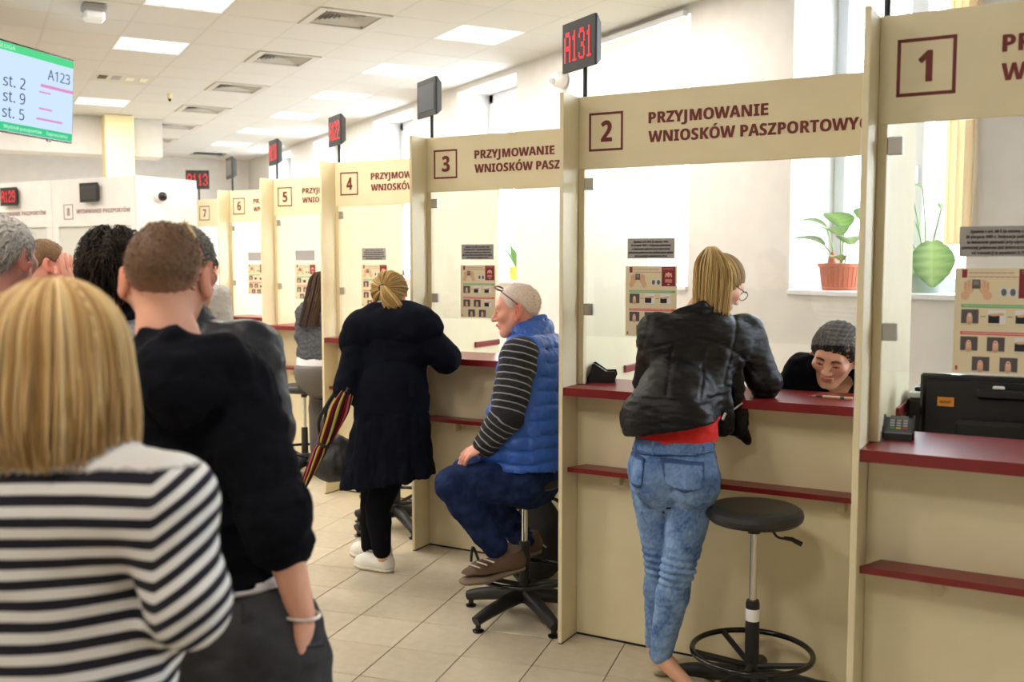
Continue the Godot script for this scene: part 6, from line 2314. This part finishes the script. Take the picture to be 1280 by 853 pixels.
# ----- clerk behind the glass of booth 2 -----
func clerk() -> void:
	var p := thing("person", "smiling clerk with short dark hair and a black top behind the counter", "person", V(3.520, 0.256, -3.211))
	p.position.y = 0.0
	var n := V(-0.80, 0, 0.60)
	var J := {"n": n, "fit": 1.0, "neck": V(3.212, 1.125, -3.000), "chest": V(3.230, 1.021, -3.004), "waist": V(3.585, 0.622, -3.208), "hip": V(3.718, 0.408, -3.254), "sa": V(3.067, 1.167, -3.061), "sb": V(3.280, 1.174, -2.876), "ea": V(2.993, 1.015, -3.133), "wa": V(2.805, 1.107, -3.016), "eb": V(3.298, 1.009, -2.829), "wb": V(3.085, 1.072, -2.837)}
	p.position.x = J.hip.x
	p.position.z = J.hip.z
	var look := V(-0.86, -0.42, 0.42)
	var up := V(0.12, 1, 0.14)
	var ht := Transform3D(frame(look, up).scaled_local(Vector3.ONE * 1.06), V(3.105, 1.243, -2.933))
	var hl := hand_at(hand(0.4), J.wa, V(-0.6, -0.1, 0.6), Vector3.UP, true)
	var hr := hand_at(hand(0.4), J.wb, V(-0.9, -0.1, 0.4), Vector3.UP, false)
	skin(p, J, ht, "woman", M.skin, [hl, hr], 0.011)
	face(p, ht, rgb(48, 34, 30))
	short_hair(p, ht, 0.016, lin(34, 30, 30), lin(70, 66, 66), 0, 0.0, -0.004, V(0, 0, -1), 0.02)
	# combed-back ridges of grey streaked hair
	var paths := []
	for k in 260:
		var x := rng.randf_range(-1.0, 1.0)
		var path := []
		var s0 := rng.randf_range(0.0, 0.35)
		for j in 10:
			var u := s0 + (1.0 - s0) * j / 9.0
			var a := lerpf(0.4, 2.75, u)
			var d := V(x * 0.9 * sin(a * 0.62 + 0.4), sin(a), cos(a)).normalized()
			path.append(scalp(ht, d, 0.014 + 0.004 * sin(x * 22.0)))
		paths.append(path)
	strands(p, paths, 0.0042, 0.002, [lin(36, 32, 32), lin(24, 20, 20), lin(84, 82, 82), lin(30, 27, 27)], "hair_strands").set_meta("kind", "stuff")
	var s := Sdf.new(0.009)
	torso(s, J, 0.012)
	for e in ["a", "b"]:
		arm(s, J, e, 0.016, 1.05, 0.8)
	s.groove(J.neck + n * 0.05 + V(0, 0.03, 0), J.chest + n * 0.15 + V(0, 0.05, 0), 0.055, 0.01)
	s.cut(J.neck + V(0, 0.02, 0), V(0, 1, 0) + n * 0.3, 0.008, 0.085)
	s.post = func(q: Vector3, f: float): return f + 0.006 * cloth_noise(q, 12, 16, 12)
	part(p, "top", [s.build()], M.blackcloth)
	var ch := thing("office_chair", "clerk's grey office chair behind the counter of booth 2", "office chair", V(p.position.x, 0, p.position.z))
	put(ch, "seat", box(V(0.46, 0.07, 0.46), 0.03, V(0, 0.62, 0)), M.dark)
	put(ch, "column", pipe([V(0, 0.04, 0), V(0, 0.6, 0)], 0.03), M.black)
	for k in 5:
		var a := TAU * k / 5.0
		put(ch, "leg", pipe([V(0, 0.06, 0), V(cos(a) * 0.28, 0.035, sin(a) * 0.28)], 0.022, 0.016), M.black)

# ----- seated woman with long brown hair at booth 5 -----
func brown_hair_woman() -> void:
	var p := thing("person", "seated woman with long brown hair in a grey denim jacket at booth 5", "person", V(2.23, 0, -7.36))
	var n := V(0.8, 0, -0.6)
	var J := {"n": n, "fit": 0.95, "q": 0.75, "neck": V(2.333, 1.282, -7.223), "chest": V(2.312, 1.146, -7.200), "waist": V(2.283, 0.958, -7.176), "hip": V(2.277, 0.804, -7.165), "sa": V(2.226, 1.241, -7.255), "sb": V(2.417, 1.243, -7.105), "ea": V(2.204, 1.075, -7.252), "wa": V(2.368, 1.056, -7.458), "eb": V(2.421, 1.078, -7.088), "wb": V(2.519, 1.056, -7.375), "ha": V(2.234, 0.780, -7.187), "hb": V(2.310, 0.785, -7.100), "ka": V(2.404, 0.613, -7.513), "kb": V(2.519, 0.607, -7.393), "aa": V(2.352, 0.192, -7.412), "ab": V(2.465, 0.184, -7.327)}
	var ht := Transform3D(frame(n + V(0, -0.2, 0)), V(2.356, 1.417, -7.268))
	skin(p, J, ht, "woman", M.skin, [], 0.016)
	var s := Sdf.new(0.011)
	torso(s, J, 0.02)
	for e in ["a", "b"]:
		arm(s, J, e, 0.02, 1.1, 0.95)
	s.cut(J.hip + V(0, 0.1, 0), V(0, -1, 0), 0.006, 0.3)
	s.post = func(q: Vector3, f: float): return f + 0.009 * cloth_noise(q, 10, 26, 10)
	s.tint = func(q: Vector3, nn: Vector3): return lin(70, 72, 78).lerp(lin(98, 100, 104), clampf(0.5 + cloth_noise(q, 40, 60, 40), 0, 1))
	part(p, "jacket", [s.build()], M.denim)
	var w := Sdf.new(0.011)
	torso(w, J, 0.02)
	w.cut(J.hip + V(0, 0.12, 0), V(0, 1, 0), 0.005)
	w.cut(J.hip + V(0, 0.045, 0), V(0.1, -1, 0.1), 0.005)
	part(p, "shirt_hem", [w.build()], M.paper)
	var l := Sdf.new(0.012)
	torso(l, J, 0.022)
	leg(l, J, "a", 0.03)
	leg(l, J, "b", 0.03)
	l.ell(V(2.227, 0.825, -7.103), V(0.14, 0.14, 0.15), 0.04)
	l.cut(J.hip + V(0, 0.06, 0), V(0, 1, 0), 0.005)
	part(p, "trousers", [l.build()], mat(rgb(104, 100, 98), 0.9))
	for e in ["a", "b"]:
		var a: Vector3 = J["a" + e]
		shoe(p, "shoe", a + V(0, -0.1, 0) - n * 0.04, a + V(0, -0.1, 0) + n * 0.18, M.black, M.dark)
	var paths := []
	for k in 240:
		var th := rng.randf() * TAU
		if absf(wrapf(th - PI / 2.0, -PI, PI)) < 0.7:
			continue
		var path := []
		var r := rng.randf_range(0.98, 1.08)
		var dx := cos(th)
		var dz := sin(th)
		for j in 12:
			var u := j / 11.0
			if u < 0.4:
				var a := lerpf(0.15, PI / 2.0, u / 0.4)
				path.append(ht * (V(dx * 0.086 * sin(a), 0.028 + 0.094 * cos(a), -0.014 + dz * 0.104 * sin(a)) * r))
			else:
				var d := (u - 0.4) / 0.6
				var q := ht * V(dx * 0.088 * r, 0.028, -0.014 + dz * 0.104 * r)
				path.append(q + V(0, -d * 0.3, 0) + (J.neck - n * 0.13 - ht.origin + V(0, 0.07, 0)) * V(1, 0, 1) * d * 0.9)
		paths.append(path)
	var sh := Sdf.new(0.008)
	sh.ell(V(0, 0.028, -0.016), V(0.082, 0.09, 0.1), 0.02)
	sh.carve(V(0, -0.04, 0.1), V(0.07, 0.1, 0.05), 0.02)
	sh.tint = func(q: Vector3, nn: Vector3): return lin(52, 38, 30)
	part(p, "hair", [sh.build() + [ht]], M.hairv)
	strands(p, paths, 0.0065, 0.002, [lin(70, 52, 40), lin(50, 36, 28), lin(92, 70, 54), lin(40, 28, 22)], "hair_strands").set_meta("kind", "stuff")

# ----- people waiting, mostly hidden -----
func stander(p: Node3D, ht: Transform3D, n: Vector3, D: float, width: float, skinm: Material, top: Material, topname: String, kind := "man", hood := false, lean := 0.0) -> Dictionary:
	var c: Vector3 = ht.origin
	var r := n.cross(Vector3.UP).normalized()
	var J := {"n": n, "fit": width, "neck": c + V(0, -0.16, 0) - n * 0.035, "chest": c + V(0, -0.34, 0) - n * 0.03, "waist": c + V(0, -0.58, 0) - n * 0.02, "hip": c + V(0, -0.76, 0) - n * 0.02}
	J.sa = c + V(0, -0.235, 0) - n * 0.03 - r * 0.165 * width
	J.sb = c + V(0, -0.235, 0) - n * 0.03 + r * 0.165 * width
	J.ea = J.sa + V(0, -0.3, 0) - r * 0.05
	J.eb = J.sb + V(0, -0.3, 0) + r * 0.05
	J.wa = J.ea + V(0, -0.14, 0) + n * 0.2
	J.wb = J.eb + V(0, -0.14, 0) + n * 0.2
	J.ha = J.hip - r * 0.085
	J.hb = J.hip + r * 0.085
	var kneey: float = J.hip.y * 0.55
	for e in ["a", "b"]:
		var h: Vector3 = J["h" + e]
		J["k" + e] = V(h.x, kneey, h.z)
		J["a" + e] = V(h.x, 0.085, h.z)
	if not p.has_meta("posed"):
		pass
	var hl := hand_at(hand(0.5), J.wa, n + V(0, -0.3, 0), Vector3.UP, false)
	var hr := hand_at(hand(0.5), J.wb, n + V(0, -0.3, 0), Vector3.UP, true)
	var s := Sdf.new(0.013)
	return {"J": J, "hands": [hl, hr], "r": r}

func dress(p: Node3D, J: Dictionary, top: Material, name_top: String, g: float, legs: Material, n: Vector3, extra := [], cell := 0.012) -> void:
	var s := Sdf.new(cell)
	torso(s, J, g)
	arm(s, J, "a", g, 1.05, 0.95)
	arm(s, J, "b", g, 1.05, 0.95)
	for q in extra:
		s.cap(q[0], q[1], q[2], q[3], 0.04)
	s.cut(J.hip + V(0, -0.06, 0), V(0, -1, 0), 0.008, 0.35)
	s.post = func(q: Vector3, f: float): return f + 0.009 * cloth_noise(q, 9, 14, 9) + 0.004 * cloth_noise(q, 26, 30, 26)
	part(p, name_top, [s.build()], top)
	var l := Sdf.new(0.014)
	torso(l, J, 0.0)
	leg(l, J, "a", 0.016)
	leg(l, J, "b", 0.016)
	l.cut(J.hip + V(0, 0.06, 0), V(0, 1, 0), 0.008)
	part(p, "trousers", [l.build()], legs)
	for e in ["a", "b"]:
		var a: Vector3 = J["a" + e]
		a.y = 0.0
		shoe(p, "shoe", a - n * 0.07, a + n * 0.19, M.black, M.dark)

func queue() -> void:
	var dark := mat(rgb(34, 36, 44), 0.9)
	var ahead := func(deg: float) -> Vector3:
		return V(sin(deg_to_rad(28.69 + deg)), 0, -cos(deg_to_rad(28.69 + deg)))
	# navy jacket right behind the hoodie man
	var n: Vector3 = ahead.call(8)
	var ht := Transform3D(frame(n), V(0.513, 1.599, -2.759))
	var f := thing("person", "person in a shiny navy jacket, mostly hidden by the man in the hooded top", "person", V(ht.origin.x, 0, ht.origin.z))
	var d := stander(f, ht, n, 2.66, 1.14, M.skin2, M.navy, "jacket")
	d.J.sb = V(0.633, 1.371, -2.604)
	d.J.eb = V(0.650, 1.201, -2.523)
	d.J.wb = V(0.589, 1.068, -2.773)
	skin(f, d.J, ht, "man", M.skin2, d.hands.slice(0, 1), 0.016)
	short_hair(f, ht, 0.012, lin(70, 66, 62), lin(130, 126, 120), 900, 0.02, 0.0, V(0, -0.4, -0.4), 0.05)
	dress(f, d.J, M.navy, "jacket", 0.03, dark, n)
	# dark fluffy hair, black jacket
	n = ahead.call(-4)
	ht = Transform3D(frame(n), V(0.396, 1.585, -3.153))
	var c := thing("person", "person with thick dark brown hair and a black jacket, seen from behind", "person", V(ht.origin.x, 0, ht.origin.z))
	d = stander(c, ht, n, 2.95, 1.05, M.skin2, M.blackcloth, "jacket")
	skin(c, d.J, ht, "man", M.skin2, d.hands, 0.016)
	short_hair(c, ht, 0.02, lin(30, 23, 20), lin(52, 42, 36), 0, 0.0, -0.05)
	var paths := []
	for k in 1900:
		var y := rng.randf_range(-0.8, 1.0)
		var th := rng.randf() * TAU
		var v := V(sqrt(1 - y * y) * cos(th), y, sqrt(1 - y * y) * sin(th))
		if v.z > 0.25 and v.y < 0.5:
			continue
		var q0 := scalp(ht, v, 0.012)
		var o := (ht.basis * v)
		var side := V(rng.randf_range(-1, 1), rng.randf_range(-0.6, 0.6), rng.randf_range(-1, 1))
		var e := q0 + o * 0.008 + V(0, -0.06, 0) * (1.0 - maxf(0, v.y)) + (ht.basis * V(signf(v.x) * 0.03 * maxf(0, v.y), 0, -0.02 * maxf(0, v.y))) + side * 0.009
		paths.append([q0, q0.lerp(e, 0.5) + o * 0.016, e])
	strands(c, paths, 0.0026, 0.0008, [lin(34, 26, 22), lin(22, 17, 15), lin(60, 48, 40)], "hair_strands", 3).set_meta("kind", "stuff")
	dress(c, d.J, M.blackcloth, "jacket", 0.026, dark, n, [[ V(0.348, 1.467, -3.226), V(0.449, 1.457, -3.079), 0.055, 0.06 ]])
	# grey-haired man at the edge of the picture
	n = ahead.call(12)
	ht = Transform3D(frame(n), V(0.102, 1.634, -3.261))
	var g := thing("person", "man with combed grey hair in a blue jacket, seen from behind", "person", V(ht.origin.x, 0, ht.origin.z))
	d = stander(g, ht, n, 2.9, 1.05, M.skinred, M.bluecloth, "jacket")
	skin(g, d.J, ht, "man", M.skinred, d.hands, 0.016)
	short_hair(g, ht, 0.013, lin(134, 128, 120), lin(214, 208, 200), 2600, 0.035, -0.006, V(0.25, -0.5, -0.4), 0.03)
	dress(g, d.J, M.bluecloth, "jacket", 0.024, dark, n)
	# cropped man with a hand at his brow
	n = ahead.call(50)
	ht = Transform3D(frame(n), V(0.347, 1.613, -5.241))
	var e2 := thing("person", "man with cropped brown hair holding a hand up to his forehead", "person", V(ht.origin.x, 0, ht.origin.z))
	d = stander(e2, ht, n, 4.75, 1.05, M.skinred, dark, "jacket")
	d.J.eb = V(0.410, 1.356, -5.012)
	d.J.wb = V(0.431, 1.494, -5.082)
	var hh := hand_at(hand(0.12), d.J.wb, V(0.02, 1, 0.0), V(0.5, 0, 0.85), true)
	skin(e2, d.J, ht, "man", M.skinred, [d.hands[0], hh], 0.016)
	face(e2, ht, rgb(110, 80, 60))
	short_hair(e2, ht, 0.004, lin(110, 84, 62), lin(140, 112, 86), 1400, 0.008, 0.0, V(0, 0.5, 0.2), 0.05)
	dress(e2, d.J, dark, "jacket", 0.02, dark, n)
	# small figure at booth 6
	n = ahead.call(24)
	ht = Transform3D(frame(n), V(2.030, 1.561, -9.632))
	var h := thing("person", "distant dark-haired person in a grey jacket standing near booth number six", "person", V(ht.origin.x, 0, ht.origin.z))
	d = stander(h, ht, n, 9.4, 0.98, M.skin, M.greycloth, "jacket")
	skin(h, d.J, ht, "man", M.skin, d.hands, 0.018)
	short_hair(h, ht, 0.014, lin(30, 26, 26), lin(46, 42, 42), 0, 0.0, -0.01)
	dress(h, d.J, mat(rgb(140, 138, 134), 0.9), "jacket", 0.02, dark, n)
